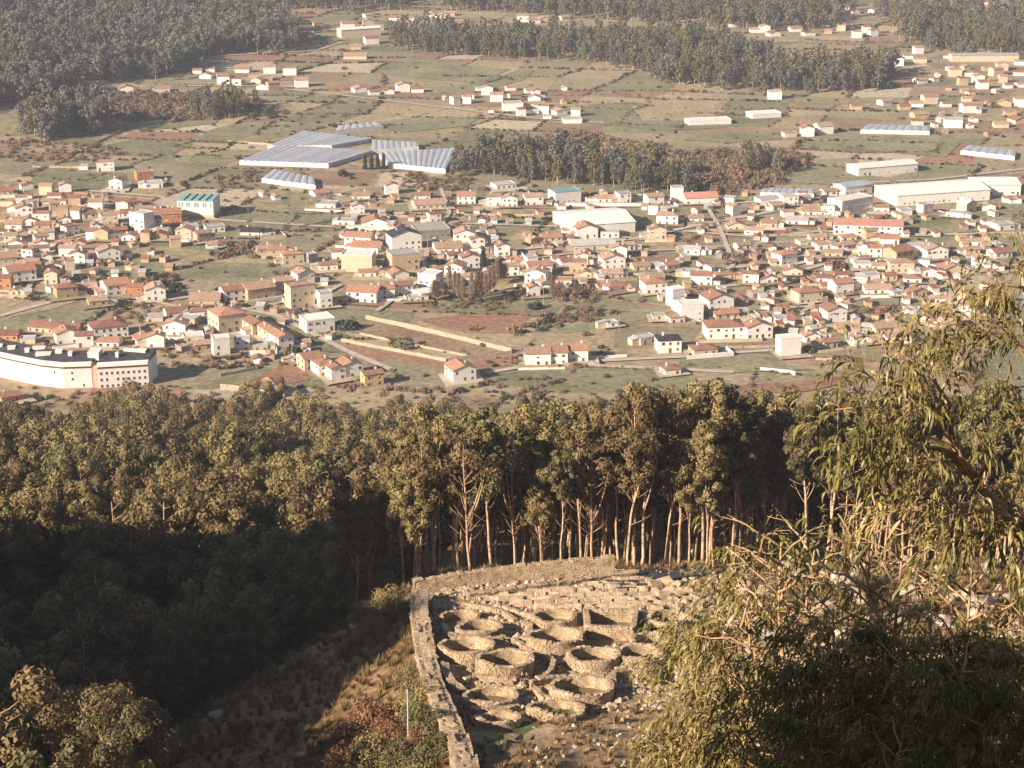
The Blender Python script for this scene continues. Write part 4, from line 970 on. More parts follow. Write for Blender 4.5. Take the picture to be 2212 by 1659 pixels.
hs(T6, [
    (125, 175, 215, 'r', 'white', 'pink', 1, dict(lab="long low white building with pink roof and upper windows", hh=4)), (290, 165, 90, 'f', 'white', g_, 1), (350, 245, 80, 'g', 'white', t_n, 2), (90, 295, 100, 'r', 'white', t_n, 1), (580, 175, 170, 'f', 'white', g_, 1), (960, 118, 100, 'r', 'white', t_n, 1),
    (1140, 108, 215, 'r', 'white', 'plastic', 1, dict(lab="white shed with pale blue roof behind the white hall", name='shed', cat='shed', hh=5, pitch=0.2)), (1130, 228, 270, 'f', 'white', 'white', 2, dict(lab="big white hall with curved canopy below the factory", name='hall', cat='hall', hh=7.5)),
    (1690, 165, 650, 'r', 'white', 'white', 1, dict(lab="very long white factory shed", name='factory', cat='factory', hh=6, dep=28, pitch=0.18)), (2050, 115, 270, 'r', 'white', 'white', 1, dict(lab="white factory shed behind the very long one", name='factory', cat='factory', hh=6, dep=22, pitch=0.18)),
    (1870, 225, 110, 'g', 'cream', 'white', 2), (1985, 215, 90, 'g', 'white', t_n, 1), (1590, 240, 95, 'f', 'white', g_, 2), (1450, 245, 85, 'f', 'white', g_, 1), (1290, 230, 100, 'f', 'white', t_n, 1), (1760, 265, 120, 'f', 'white', g_, 1), (850, 250, 160, 'r', 'white', t_n, 1), (940, 250, 90, 'f', 'white', g_, 2), (740, 310, 150, 'r', 'white', g_, 1), (560, 325, 110, 'r', 'cream', t_n, 1), (350, 345, 130, 'g', 'cream', t_n, 1), (460, 372, 130, 'r', 'white', t_n, 1), (700, 185, 110, 'f', 'white', g_, 2), (620, 210, 100, 'r', 'white', t_n, 1),
    (1200, 375, 435, 'r', 'white', 'pink', 2, dict(lab="very long low building with pink upper storey and pale base", name='factory', cat='factory', hh=5.5, dep=14, pitch=0.25)), (1340, 430, 130, 'r', 'white', o_, 1), (880, 415, 120, 'r', 'cream', t_n, 1), (2100, 340, 120, 'f', 'white', g_, 1), (1170, 505, 80, 'g', 'white', t_n, 2), (1520, 510, 110, 'f', 'white', g_, 2), (1650, 535, 160, 'g', 'white', t_n, 2), (1880, 500, 110, 'r', 'cream', t_n, 1), (2080, 520, 130, 'r', 'white', 'red', 1), (1440, 545, 160, 'r', 'tan', o_, 2), (1420, 620, 170, 'h', 'cream', t_n, 2), (1170, 595, 110, 'f', 'white', g_, 1), (1270, 605, 90, 'r', 'cream', t_n, 1), (1605, 640, 100, 'g', 'white', o_, 1), (1765, 625, 150, 'g', 'cream', o_, 1), (800, 450, 90, 'f', 'cream', g_, 1), (1080, 470, 120, 'r', 'cream', t_n, 1), (1330, 500, 100, 'r', 'white', o_, 1),
    (690, 565, 130, 'h', 'white', o_, 2, dict(lab="white house with orange roof and dark shaded side above brown scrub", rot=32)), (280, 665, 140, 'h', 'cream', o_, 1), (440, 695, 110, 'h', 'white', o_, 2), (560, 690, 130, 'g', 'white', o_, 1), (120, 705, 150, 'r', 'white', 'red', 2), (60, 645, 120, 'f', 'white', g_, 1), (715, 640, 130, 'g', 'cream', o_, 1), (920, 685, 110, 'r', 'white', 'red', 1), (1030, 665, 90, 'r', 'white', 'red', 1), (1050, 755, 140, 'r', 'white', o_, 2), (1150, 735, 80, 'f', 'white', 'white', 2), (1270, 760, 190, 'r', 'white', t_n, 1), (1230, 665, 110, 'f', 'white', g_, 1), (1400, 775, 80, 'f', 'white', g_, 1), (1350, 670, 90, 'r', 'cream', 'red', 1), (1490, 690, 120, 'h', 'white', o_, 1), (1560, 600, 80, 'f', 'white', g_, 2),
    (830, 815, 170, 'h', 'cream', o_, 2, dict(rot=20, lab="cream house with orange hipped roof on its own rise among olive plots")), (250, 860, 190, 'g', 'white', o_, 2), (290, 920, 180, 'r', 'cream', o_, 1), (60, 935, 150, 'f', 'white', 'white', 3, dict(lab="tall plain white block with flat roof near the lane")), (1000, 935, 150, 'g', 'white', o_, 2, dict(rot=18)), (280, 1045, 245, 'h', 'white', o_, 2, dict(lab="white house with orange hipped roof and arched porch", rot=6)), (500, 1045, 190, 'g', 'white', 'orange', 2, dict(rot=15)), (150, 1155, 160, 'h', 'cream', o_, 1, dict(rot=14, lab="cream house with low orange hipped roof above the green meadow")), (700, 1160, 140, 'f', 'white', 'white', 3, dict(rot=16, lab="tall white cube house with blank front at the meadow edge")), (840, 1065, 120, 'g', 'white', t_n, 1), (960, 1105, 110, 'r', 'cream', o_, 1), (1160, 1080, 110, 'g', 'white', t_n, 1), (1255, 1080, 80, 'f', 'cream', t_n, 1), (1400, 1075, 180, 'f', 'white', t_n, 1), (1330, 1010, 190, 'r', 'cream', t_n, 1), (640, 945, 80, 'f', 'white', g_, 1), (0, 870, 80, 'f', 'white', g_, 2), (390, 900, 90, 'f', 'cream', g_, 1), (60, 500, 110, 'r', 'white', g_, 1), (400, 470, 100, 'r', 'white', t_n, 1), (1680, 820, 120, 'r', 'white', t_n, 1),
])
hs(T1, [
    (600, 595, 110, 'g', 'cream', t_n, 1), (820, 595, 100, 'g', 'white', o_, 1), (1050, 600, 110, 'f', 'cream', t_n, 1), (685, 1110, 110, 'f', 'white', t_n, 2, dict(lab="white cube house at the edge of the green field above the old quarter")), (540, 1102, 60, 'f', 'white', g_, 1), (750, 1230, 90, 'g', 'white', 'red', 2, dict(lab="white gable house beside the unfinished brick house")), (945, 1175, 110, 'f', 'brick', t_n, 2, dict(lab="unfinished brick house above the old quarter")), (1000, 1220, 120, 'f', 'white', g_, 1), (470, 548, 90, 'r', 'cream', t_n, 1), (1280, 410, 80, 'f', 'cream', g_, 1),
])
hs(T2, [(1590, 350, 120, 'f', 'white', g_, 1), (1640, 380, 120, 'r', 'cream', t_n, 1), (130, 240, 270, 'r', 'cream', 'white', 2, dict(lab="long pale factory in the far hamlet", name='factory', cat='factory', hh=7, pitch=.2)), (90, 385, 160, 'r', 'cream', t_n, 1), (1110, 720, 130, 'f', 'white', g_, 2), (1430, 745, 90, 'g', 'white', t_n, 1), (1500, 800, 130, 'f', 'white', g_, 1)])
hs(T3, [(1960, 400, 420, 'r', 'cream', 'roofgrey', 1, dict(lab="long grey-roofed shed among the hazy farms", name='shed', cat='shed', hh=5, pitch=.2)), (1330, 1130, 430, 'r', 'white', 'white', 1, dict(lab="long white shed with small annexes beside green field", name='shed', cat='shed', hh=5, pitch=.2, dep=14)), (180, 810, 280, 'f', 'white', 'white', 1, dict(lab="long low white shed in the open fields", name='shed', cat='shed')), (545, 765, 200, 'f', 'white', 'white', 1, dict(lab="low pale shed beyond the long white one", name='shed', cat='shed')), (810, 885, 90, 'g'), (930, 870, 110, 'r', 'white', t_n, 2), (700, 890, 90, 'f', 'cream', t_n, 1), (1755, 830, 120, 'f', 'white', g_, 2), (600, 645, 90, 'f', 'white', g_, 2), (1610, 675, 100, 'r', 'cream', o_, 2), (400, 340, 70, 'g')])

# thickly built quarters: houses set in rows
def quarter(tile, poly, sx_, sy_, wlo, whi, prob=0.85, walls=('white', 'white', 'white', 'cream', 'tan'), roofs=('rooftan', 'rooftan', 'orange', 'red'), jit=0.25, kinds='rrgf', minsep=None):
    p = np.array(poly); rws = []
    y = p[:, 1].min(); row = 0
    while y < p[:, 1].max():
        x = p[:, 0].min() + (row % 2) * sx_ / 2
        while x < p[:, 0].max():
            xx, yy = x + rng.normal(0, jit * sx_), y + rng.normal(0, jit * sy_)
            if bool(in_poly(np.array([xx]), np.array([yy]), poly)[0]) and rng.random() < prob:
                U, Vv = Z(tile, xx, yy)
                if all(abs(U - q['uv'][0]) > (q['w'] + wlo / 3) * 0.42 or not (-9 < Vv - q['uv'][1] < 11) for q in HS):
                    hs(tile, [(xx, yy, rng.uniform(wlo, whi), str(rng.choice(list(kinds))), str(rng.choice(walls)), str(rng.choice(roofs)), int(rng.choice([1, 1, 2])) if wlo > 40 else 1)])
            x += sx_
        y += sy_; row += 1
quarter(T4, [(0, 80), (330, 70), (620, 130), (760, 200), (960, 215), (1080, 330), (1200, 410), (900, 470), (700, 480), (560, 590), (300, 640), (0, 650)], 88, 38, 62, 115, 0.95, jit=0.14)
quarter(T4, [(1080, 430), (1650, 420), (1640, 490), (1100, 480)], 110, 50, 60, 110, 0.6)
quarter(T1, [(1220, 440), (1480, 430), (1700, 470), (2000, 500), (2040, 600), (1700, 590), (1500, 560), (1230, 520)], 95, 40, 55, 100, 0.7)
quarter(T2, [(660, 690), (860, 610), (1000, 560), (1220, 540), (1330, 600), (1300, 690), (1620, 760), (1600, 790), (1240, 770), (1000, 720)], 72, 34, 50, 90, 0.7)
quarter(T2, [(0, 570), (480, 590), (640, 640), (500, 660), (0, 640)], 90, 35, 55, 95, 0.6)
quarter(T2, [(0, 80), (640, 90), (830, 130), (830, 190), (300, 190), (280, 320), (0, 340)], 95, 40, 55, 110, 0.55)
quarter(T2, [(1130, 125), (1530, 120), (1530, 155), (1130, 160)], 90, 30, 50, 90, 0.6)
quarter(T3, [(260, 170), (640, 190), (1200, 190), (1500, 240), (1300, 280), (700, 250), (480, 260), (260, 200)], 80, 34, 45, 85, 0.6)
quarter(T3, [(940, 70), (1200, 60), (1340, 100), (1120, 140), (960, 140)], 70, 32, 40, 75, 0.7)
quarter(T3, [(1240, 345), (1560, 340), (2212, 380), (2212, 640), (1900, 620), (1540, 580), (1420, 470)], 88, 40, 50, 90, 0.62)
quarter(T3, [(1480, 640), (2212, 660), (2212, 850), (1900, 830), (1300, 810)], 120, 55, 60, 110, 0.6)
quarter(T3, [(980, 690), (1380, 680), (1370, 725), (980, 720)], 90, 35, 50, 80, 0.7)
quarter(T1, [(1150, 70), (1500, 90), (1500, 130), (1200, 130)], 90, 30, 50, 85, 0.6)
quarter(T1, [(1880, 130), (2212, 100), (2212, 330), (2000, 300)], 95, 45, 55, 100, 0.65)
quarter(T6, [(850, 400), (1900, 420), (2100, 480), (2000, 640), (1500, 700), (1100, 620), (850, 480)], 125, 55, 70, 115, 0.6, kinds='rhgf')
quarter(T6, [(480, 160), (1000, 120), (1000, 260), (500, 330)], 110, 48, 60, 110, 0.55)
quarter(T6, [(1550, 720), (2050, 700), (2100, 960), (1450, 1000)], 150, 70, 80, 120, 0.5)
quarter(T5, [(0, 640), (620, 620), (1150, 600), (1900, 520), (1900, 640), (1200, 660), (700, 700), (0, 700)], 135, 55, 80, 120, 0.4)
quarter(T3, [(1900, 10), (2212, 20), (2212, 60), (1920, 50)], 80, 30, 45, 80, 0.5)

for tl, pl, pr in ((T4, [(0, 120), (900, 130), (1200, 420), (1200, 820), (400, 840), (0, 800)], .32), (T4, [(900, 820), (2212, 640), (2212, 1240), (1500, 1200), (1000, 1150)], .3), (T5, [(0, 100), (2212, 120), (2212, 760), (1500, 760), (1100, 640), (0, 640)], .34), (T6, [(0, 120), (2212, 60), (2000, 900), (1400, 1100), (700, 1100), (0, 900)], .36), (T3, [(1200, 350), (2212, 360), (2212, 900), (1500, 860)], .3), (T2, [(600, 560), (1600, 560), (1650, 800), (700, 740)], .3)):
    quarter(tl, pl, 80, 36, 26, 56, pr, walls=('white', 'white', 'cream', 'tan', 'grey'), roofs=('rooftan', 'roofgrey', 'rooftan', 'red'), kinds='rfg', jit=.3)
for d in HS:
    d['p'], d['dist'] = cast(d['uv'][0], d['uv'][1], 0, 600)
    d['W'] = min(60, max(3.2, (1 if d['lab'] else .92) * d['w'] / FPX * d['dist']))
HS.sort(key=lambda d: d['dist'] / d['w'] ** .5 if not d['lab'] else -1)
far = MB(); FARM = ['white', 'cream', 'tan', 'orange', 'red', 'rooftan', 'roofgrey', 'slate', 'brick', 'grey', 'pink', 'yellow', 'teal', 'plastic', 'concrete']
def land(uv):
    return min(LAND, key=lambda l: (l[0][0] - uv[0]) ** 2 + 2.5 * (l[0][1] - uv[1]) ** 2)[1]
n_ind = 0; GW = []
for i, d in enumerate(HS):
    W = d['W']; D = d['dep'] or min(11.5, max(5.5, W * rng.uniform(0.65, 0.95)))
    H_ = d['hh'] or (2.6 * d['st'] + (0.2 if W > 6 else -0.3))
    rot = d['rot'] if d['rot'] is not None else float(rng.normal(8, 13))
    wl, rf, top = house_geo(W, D, H_, d['kind'], d['pitch'])
    p = d['p']; HOUSE_XY.append((p.x, p.y + D * 0.5, max(W, D) * 0.62 + 1.2)); HOUSE_XY.append((p.x, p.y - 2, W * 0.45))
    if n_ind >= 300:
        c, s = math.cos(R(rot)), math.sin(R(rot))
        for mb, mn in ((wl, d['wall']), (rf, d['roof'])):
            far.add([(p.x + v[0] * c - v[1] * s, p.y + v[0] * s + v[1] * c, p.z + v[2]) for v in mb.V], mb.F, FARM.index(mn))
        continue
    n_ind += 1
    if d['lab']: lab, grp = d['lab'], None
    else:
        lab = "%s %s house with %s %s roof %s" % ({1: 'low', 2: 'two-storey', 3: 'three-storey', 4: 'tall'}[d['st']], COLNAME[d['wall']], ROOFNAME[d['roof']], SHAPE[d['kind']], land(d['uv']))
        grp = "houses " + land(d['uv'])
    e = empty(d['name'], p, R(rot)); tag(e, lab, d['cat'], grp)
    obj("wall", wl.build("wall", M[d['wall']]), e)
    ro = obj("roof", rf.build("roof", M[d['roof']]), e)
    if d['kind'] in 'grh' and d['cat'] == 'house' and d['dist'] < 1500:
        sx_ = rng.choice([-1, 1]) * W * 0.22
        zc = H_ + (top[2] - H_) * (0.5 if d['kind'] == 'g' else 0.85)
        obj("chimney", CHIM, ro, (sx_, D * rng.uniform(0.5, 0.62), zc), (0, 0, 0), (1, 1, rng.uniform(0.8, 1.25)))
    if d['cat'] == 'house' and d['dist'] < 1500:
        c, s = math.cos(R(rot)), math.sin(R(rot)); yw = rng.uniform(1.5, 5); yd = rng.uniform(2, 6)
        V = [(-W / 2 - yw, -yd), (W / 2 + rng.uniform(1.5, 6), -yd * rng.uniform(.6, 1.2)), (W / 2 + yw, D + 2), (-W / 2 - 2, D + 3)]
        if rng.random() < .62:
            tag(obj("yard", mesh("yard", [(p.x + q[0] * c - q[1] * s, p.y + q[0] * s + q[1] * c, p.z + .72 + .0015 * (i % 300)) for q in V], [(0, 1, 2, 3)], M[str(rng.choice(['lane', 'f_straw', 'f_pale', 'f_olive', 'f_brown']))])), kind="structure")
        if rng.random() < .42 and not d['lab']:
            an = annex(rng.uniform(2.5, 4.5), D * rng.uniform(.4, .8), rng.uniform(2.2, 2.8), str(rng.choice(['white', 'cream', d['wall']])), str(rng.choice(['rooftan', d['roof'], 'roofgrey'])) if d['kind'] != 'f' else 'roofgrey', e)
            if rng.random() < .5: an.location = (W / 2 - .02, D * .1, 0)
            else: an.scale = (-1, 1, 1); an.location = (-W / 2 + .02, D * .15, 0)
        if rng.random() < .4 and d['dist'] < 1250:
            GW.append((p, c, s, [(-W / 2 - yw, -yd - .5), (W / 2 + yw + 2, -yd - .5)] + ([(W / 2 + yw + 2, D * .8)] if rng.random() < .5 else []), land(d['uv'])))
    if d['dist'] < 1250 and not (d['lab'] and 'blank' in d['lab']):
        ncol = max(1, int(W / 2.9)); nst = max(1, int(H_ / 2.7))
        nst = min(nst, d['st'])
        dcol = int(rng.integers(0, ncol)); hw = WINS[int(rng.integers(0, 5))]
        for s_i in range(nst):
            for c_i in range(ncol):
                x = -W / 2 + W * (c_i + 0.5) / ncol
                if s_i == 0 and c_i == dcol:
                    obj("door", DOOR, e, (x, -0.01, 0.02)); continue
                if rng.random() < 0.3: continue
                obj("window", hw if rng.random() < .75 else WINS[int(rng.integers(0, 5))], e, (x + rng.normal(0, .15), -0.01, s_i * 2.6 + 0.95), (0, 0, 0), (rng.uniform(0.7, 1.25), 1, rng.uniform(0.8, 1.05)))
            nc2 = max(1, int(D / 4.2))
            side = -1 if rot < 8 else 1
            for c_i in range(nc2):
                if rng.random() < 0.25 or d['dist'] > 1050: continue
                for sd_ in ((1, -1) if d['dist'] < 900 else (1,)):
                    obj("window", WIN, e, (sd_ * (W / 2 + 0.01), D * (c_i + 0.5) / nc2, s_i * 2.6 + 0.95), (0, 0, R(90 * sd_)))
if far.V:
    o = obj("far_houses", far.build("far_houses", [M[k] for k in FARM])); tag(o, "hazy far-off houses scattered over the distant part of the valley", kind="stuff")
for p, c, s, pts, ld in GW:
    pl = [(p.x + q[0] * c - q[1] * s, p.y + q[0] * s + q[1] * c) for q in pts]
    P_ = np.array(dense(pl, 3.0)); T_ = np.gradient(P_, axis=0); T_ /= np.linalg.norm(T_, axis=1)[:, None]; N_ = np.stack([-T_[:, 1], T_[:, 0]], 1) * .18; V = []; F = []; hh = rng.uniform(.9, 1.7)
    for i, q in enumerate(P_):
        for sg, zz in ((1, -.3), (1, hh), (-1, hh), (-1, -.3)): V.append((q[0] + N_[i][0] * sg, q[1] + N_[i][1] * sg, p.z + zz + (rng.normal(0, .05) if zz > 0 else 0)))
        if i: k1, k2 = 4 * i - 4, 4 * i; F += [(k1, k1 + 1, k2 + 1, k2), (k1 + 1, k1 + 2, k2 + 2, k2 + 1), (k1 + 2, k1 + 3, k2 + 3, k2 + 2)]
    F += [(3, 2, 1, 0), (len(V) - 4, len(V) - 3, len(V) - 2, len(V) - 1)]
    tag(obj("garden_wall", mesh("garden_wall", V, F, M[str(rng.choice(['white', 'fieldwall', 'cream']))])), "low pale garden wall before a house " + ld, "wall", "garden walls " + ld)
print("houses", len(HS), "individual", n_ind)

# ------------------------------------------------------------------ special buildings
def q5(x, y): return ((x * 0.36166) * 0.5486, (1150 + y * 0.36179) * 0.5486)      # crop used to read the school
def school():
    base = [q5(-60, 880), q5(20, 905), q5(250, 955), q5(480, 1000), q5(700, 1022), q5(1010, 1012), q5(1070, 1025), q5(1625, 992)]
    P = [cast(u, v + 5, 0, 600)[0] for u, v in base]
    P = [Vector((p.x, p.y, 0)) for p in P]
    e = empty("school", P[4]); tag(e, "long curved white school with dark roof and three rows of windows", "school")
    o = P[4]
    H_, D = 9.6, 13.0
    def wing(pts, nm, lab=None):
        wl, rf, cor, bnd = MB(), MB(), MB(), MB()
        for i, (a, b) in enumerate(zip(pts[:-1], pts[1:])):
            back = Vector((0.10 * D, D, 0))
            a0, b0 = a - o, b - o; a1, b1 = a0 + back, b0 + back
            up = Vector((0, 0, 1))
            lo = -6
            wl.hexa([a0 + up * lo, b0 + up * lo, b1 + up * lo, a1 + up * lo, a0 + up * H_, b0 + up * H_, b1 + up * H_, a1 + up * H_])
            f = Vector((0, -1, 0))
            bnd.hexa([a0 + f * .15 + up * (H_ - 1.4), b0 + f * .15 + up * (H_ - 1.4), b0 + f * -.02 + up * (H_ - 1.4), a0 + f * -.02 + up * (H_ - 1.4), a0 + f * .15 + up * (H_ - .5), b0 + f * .15 + up * (H_ - .5), b0 + f * -.02 + up * (H_ - .5), a0 + f * -.02 + up * (H_ - .5)])
            cor.hexa([a0 + f * .7 + up * (H_ - .5), b0 + f * .7 + up * (H_ - .5), b0 - f * 1.5 + up * (H_ - .5), a0 - f * 1.5 + up * (H_ - .5), a0 + f * .7 + up * (H_ + .55), b0 + f * .7 + up * (H_ + .55), b0 - f * 1.5 + up * (H_ + .9), a0 - f * 1.5 + up * (H_ + .9)])
            r0, r1 = a0 - f * 1.6, b0 - f * 1.6; m0, m1 = a0 + back * .5, b0 + back * .5
            rf.hexa([r0 + up * (H_ + .01), r1 + up * (H_ + .01), b1 + up * (H_ + .01), a1 + up * (H_ + .01), r0 + up * (H_ + .9), r1 + up * (H_ + .9), b1 - (b1 - m1) * .2 + up * (H_ + 2.6), a1 - (a1 - m0) * .2 + up * (H_ + 2.6)])
        obj("wall", wl.build("wall", M['white']), e); obj("roof", rf.build("roof", M['slate']), e); obj("cornice", cor.build("cornice", M['white']), e); obj("band", bnd.build("band", M['door']), e)
    wing(P[0:6], "curved"); wing(P[6:8], "straight")
    sw = MB()
    a, b = P[5] - o, P[6] - o
    sw.hexa([a + Vector((0, .4, -6)), b + Vector((0, .4, -6)), b + Vector((0, 8, -6)), a + Vector((0, 8, -6)), a + Vector((0, .4, 9.2)), b + Vector((0, .4, 9.2)), b + Vector((0, 8, 9.2)), a + Vector((0, 8, 9.2))])
    obj("stairwell", sw.build("stairwell", M['pink']), e)
    a, b = P[6] - o, P[7] - o; L_ = (b - a).length; an = math.atan2((b - a).y, (b - a).x)
    for c in range(9):
        for s in range(3):
            if (c, s) in ((2, 1),): continue
            q = a + (b - a) * (c + .7) / 9.4
            obj("window", WIN, e, (q.x, q.y - .02, 0.4 + s * 2.65), (0, 0, an), (0.8, 1, 0.85))
    a, b = P[3] - o, P[5] - o
    for c, s in ((.2, 2), (.55, 1), (.55, 2), (.8, 0)):
        i0 = 0 if c < .35 else 1
        aa, bb = (P[3] - o, P[4] - o) if i0 == 0 else (P[4] - o, P[5] - o); t = c / .35 if i0 == 0 else (c - .35) / .65
        q = aa + (bb - aa) * t
        obj("window", WIN, e, (q.x, q.y - .03, .6 + s * 2.65), (0, 0, math.atan2((bb - aa).y, (bb - aa).x)), (.6, 1, .8))
    # white rooflights and blocks
    for k, (t, dd_, sx_, sy_, sz_) in enumerate([(0.05, 4, 2.2, 2, 1.9), (0.18, 5, 3.0, 2.5, 2.1), (.35, 5, 1.8, 2, 2.6), (.52, 4, 6, 3, 1.9), (.45, 9, 5, 2.5, 2.6), (.66, 7, 2.6, 2.5, 2.8), (.78, 5, 1.6, 2, 3), (1.0, 4.5, 4.5, 7, 3.2), (1.16, 5, 1.2, 1.5, 3.0), (1.3, 9, 9, 3, 2.4)]):
        q = (P[0] + (P[5] - P[0]) * min(t, 1) if t <= 1 else P[6] + (P[7] - P[6]) * ((t - 1) * 2.2)) - o
        if 0.1 < t < 0.9: q = q + Vector((0, -4.5 * math.sin(math.pi * t), 0))
        mb = MB(); mb.box(-sx_ / 2, sx_ / 2, 0, sy_, 0, sz_); mb.box(-sx_ / 2 - .15, sx_ / 2 + .15, -.15, sy_ + .15, sz_ + .003, sz_ + .2)
        obj("rooflight", mb.build("rooflight", M['white']), e, (q.x, q.y + dd_, H_ + .3), (0, 0, R(8 - 10 * t)))
school()

def greenhouse(label, corners, n, H_=2.95, wall=2.6, away=True, group=None):
    """corners FL, FR, BR, BL in picture pixels; n tunnel spans running from front to back"""
    P = [Vector(cast(u, v, 0, 600)[0]) for u, v in corners]
    e = empty("greenhouse", (P[0] + P[1]) / 2); tag(e, label, "greenhouse"); o = (P[0] + P[1]) / 2
    FL, FR, BR, BL = [p - o for p in P]
    for i in range(n):
        t0, t1 = i / n, (i + 0.995) / n
        a, b = FL.lerp(FR, t0), FL.lerp(FR, t1); c, d = BL.lerp(BR, t1), BL.lerp(BR, t0)
        V = []; k = 7
        for (l, r_) in ((a, b), (d, c)):
            V += [(l.x, l.y, -.3)]
            for q in range(k):
                s = q / (k - 1); pt = l.lerp(r_, s); V.append((pt.x, pt.y, wall + (H_ - wall) * math.sin(math.pi * s) ** 0.8))
            V += [(r_.x, r_.y, -.3)]
        m_ = k + 2
        F = [list(range(m_)), list(range(2 * m_ - 1, m_ - 1, -1))] + [(q + 1, q, q + m_, q + 1 + m_) for q in range(m_ - 1)]
        obj("span", mesh("span", V, F, [M['plastic'], M['white']], [1, 0] + [0] * (m_ - 1)), e)
        HOUSE_XY.append(((a + b).x / 2 + o.x, (a + b).y / 2 + o.y, 7)); 
    c_ = (FL + FR + BL + BR) / 4 + o; HOUSE_XY.append((c_.x, c_.y, (FR - FL).length * 0.42))
def c8(x, y): return ((900 + x * 0.452) * 0.5486, (480 + y * 0.452) * 0.5486)
greenhouse("largest ribbed greenhouse block with long plastic tunnels", [c8(95, 375), c8(870, 402), c8(1250, 285), c8(430, 235)], 14)
greenhouse("greenhouse block behind the largest ribbed one", [c8(340, 245), c8(900, 240), c8(1240, 178), c8(660, 112)], 9)
greenhouse("flat pale greenhouse block behind the four cypresses", [c8(1400, 400), c8(1890, 450), c8(1990, 262), c8(1290, 300)], 12, 2.9, 2.6)
greenhouse("low white greenhouse strip joining the pale blocks", [c8(1250, 280), c8(1660, 250), c8(1650, 212), c8(1250, 190)], 8, 2.9, 2.6)
greenhouse("small isolated blue-white greenhouse below the large ones", [c8(290, 528), c8(760, 590), c8(750, 520), c8(395, 448)], 7, 2.8, 2.4)
greenhouse("far pale greenhouse beyond the large blocks", [c8(930, 108), c8(1350, 62), c8(1300, 30), c8(960, 66)], 6, 2.8, 2.4)
greenhouse("pale greenhouse beside the white sheds", [Z(T6, 500, 125), Z(T6, 850, 135), Z(T6, 860, 100), Z(T6, 520, 98)], 8, 2.9, 2.6)
greenhouse("grey greenhouse in the open fields near the hazy farms", [Z(T3, 1150, 865), Z(T3, 1600, 875), Z(T3, 1600, 840), Z(T3, 1200, 830)], 8, 2.8, 2.4)
greenhouse("pale tunnel greenhouse in the eastern fields", [Z(T3, 1800, 1000), Z(T3, 2150, 1040), Z(T3, 2160, 1000), Z(T3, 1850, 965)], 6, 2.8, 2.4)

def sports_hall():
    p, dist = cast(*Z(T4, 1268, 262), 0, 600); W = 235 / 3 / FPX * dist; H_ = 9.5; D = 15
    e = empty("sports_hall", p, R(-6)); tag(e, "white sports hall with teal roof edge and yellow base", "hall")
    mb = MB(); mb.box(-W / 2, W / 2, 0, D, -1, H_); obj("wall", mb.build("wall", M['white']), e)
    mb = MB(); mb.box(-W / 2 - .06, W / 2 + .06, -.06, D + .06, -1, 1.9); obj("base", mb.build("base", M['yellow']), e)
    mb = MB()
    for i in range(5):
        x0 = -W / 2 - .2 + (W + .4) * i / 5; x1 = x0 + (W + .4) / 5 - .05
        mb.hexa([(x0, -.3, H_ + .01), (x1, -.3, H_ + .01), (x1, D + .3, H_ + .01), (x0, D + .3, H_ + .01), (x0, -.3, H_ + .35), (x1, -.3, H_ + 1.0), (x1, D + .3, H_ + 1.0), (x0, D + .3, H_ + .35)])
    obj("roof", mb.build("roof", M['teal']), e)
    for i, x in enumerate([-.44, -.36, -.22, -.16, 0.0, .07, .23, .29, .43]):
        m2 = MB(); w2 = .55 if i in (4, 5) else .4; m2.box(-w2, w2, -.06, .04, 0, 2.6); obj("window", m2.build("window", M['teal']), e, (x * W, -.02, H_ - 3.4))
    HOUSE_XY.append((p.x, p.y + 7, 14))
sports_hall()

# ------------------------------------------------------------------ walls round the plots
def plot_wall(label, pts, hgt=1.3, th=0.5, m='fieldwall', t0=600, group=None, jit=0.12, name="stone_wall"):
    P = dense([tuple(cast(u, v, 0, t0)[0][:2]) for u, v in pts], 3.0); P = np.array(P)
    T = np.gradient(P, axis=0); T /= np.linalg.norm(T, axis=1)[:, None] + 1e-9; Nn = np.stack([-T[:, 1], T[:, 0]], 1) * th / 2
    V = []; F = []
    for i, q in enumerate(P):
        z0 = hz(*q); hh = hgt + rng.normal(0, jit)
        for s, zz in ((1, -.5), (1, hh), (-1, hh), (-1, -.5)): V.append((q[0] + Nn[i][0] * s, q[1] + Nn[i][1] * s, z0 + zz))
        if i:
            a = 4 * (i - 1); b = 4 * i
            F += [(a, a + 1, b + 1, b), (a + 1, a + 2, b + 2, b + 1), (a + 2, a + 3, b + 3, b + 2)]
    F += [(3, 2, 1, 0), (4 * len(P) - 4, 4 * len(P) - 3, 4 * len(P) - 2, 4 * len(P) - 1)]
    o = obj(name, mesh(name, V, F, M[m])); tag(o, label, "wall", group); return o
plot_wall("long pale wall on the far side of the walled field", [Z(T5, 160, 915), Z(T5, 600, 1010), Z(T5, 1105, 1135)], 2.0, .6)
plot_wall("pale wall on the near side of the walled field", [Z(T5, 0, 1062), Z(T5, 340, 1125), Z(T5, 680, 1192)], 1.5)
plot_wall("short wall closing the corner of the walled field", [Z(T5, 690, 1190), Z(T5, 900, 1165), Z(T5, 1105, 1140)], 1.5)
plot_wall("low wall crossing the inside of the walled field", [Z(T5, 480, 1092), Z(T5, 820, 1160)], 1.0)
plot_wall("low broken wall along the palms in the walled field", [Z(T5, 120, 1015), Z(T5, 330, 1062)], 1.0)
plot_wall("white garden wall of the terrace by the lane", [Z(T5, 1615, 1178), Z(T5, 1850, 1160)], 1.3, .4, 'white')
plot_wall("white garden wall before the wide gabled house", [Z(T5, 30, 330), Z(T5, 310, 328)], 1.6, .4, 'white')
plot_wall("long pale wall along the lane below the plantation", [Z(T5, 1380, 180), Z(T5, 1950, 185)], 1.6, .4, 'white')
plot_wall("rough wall between the red field and green meadow", [Z(T4, 1425, 1290), Z(T4, 1640, 1248)], 1.2)
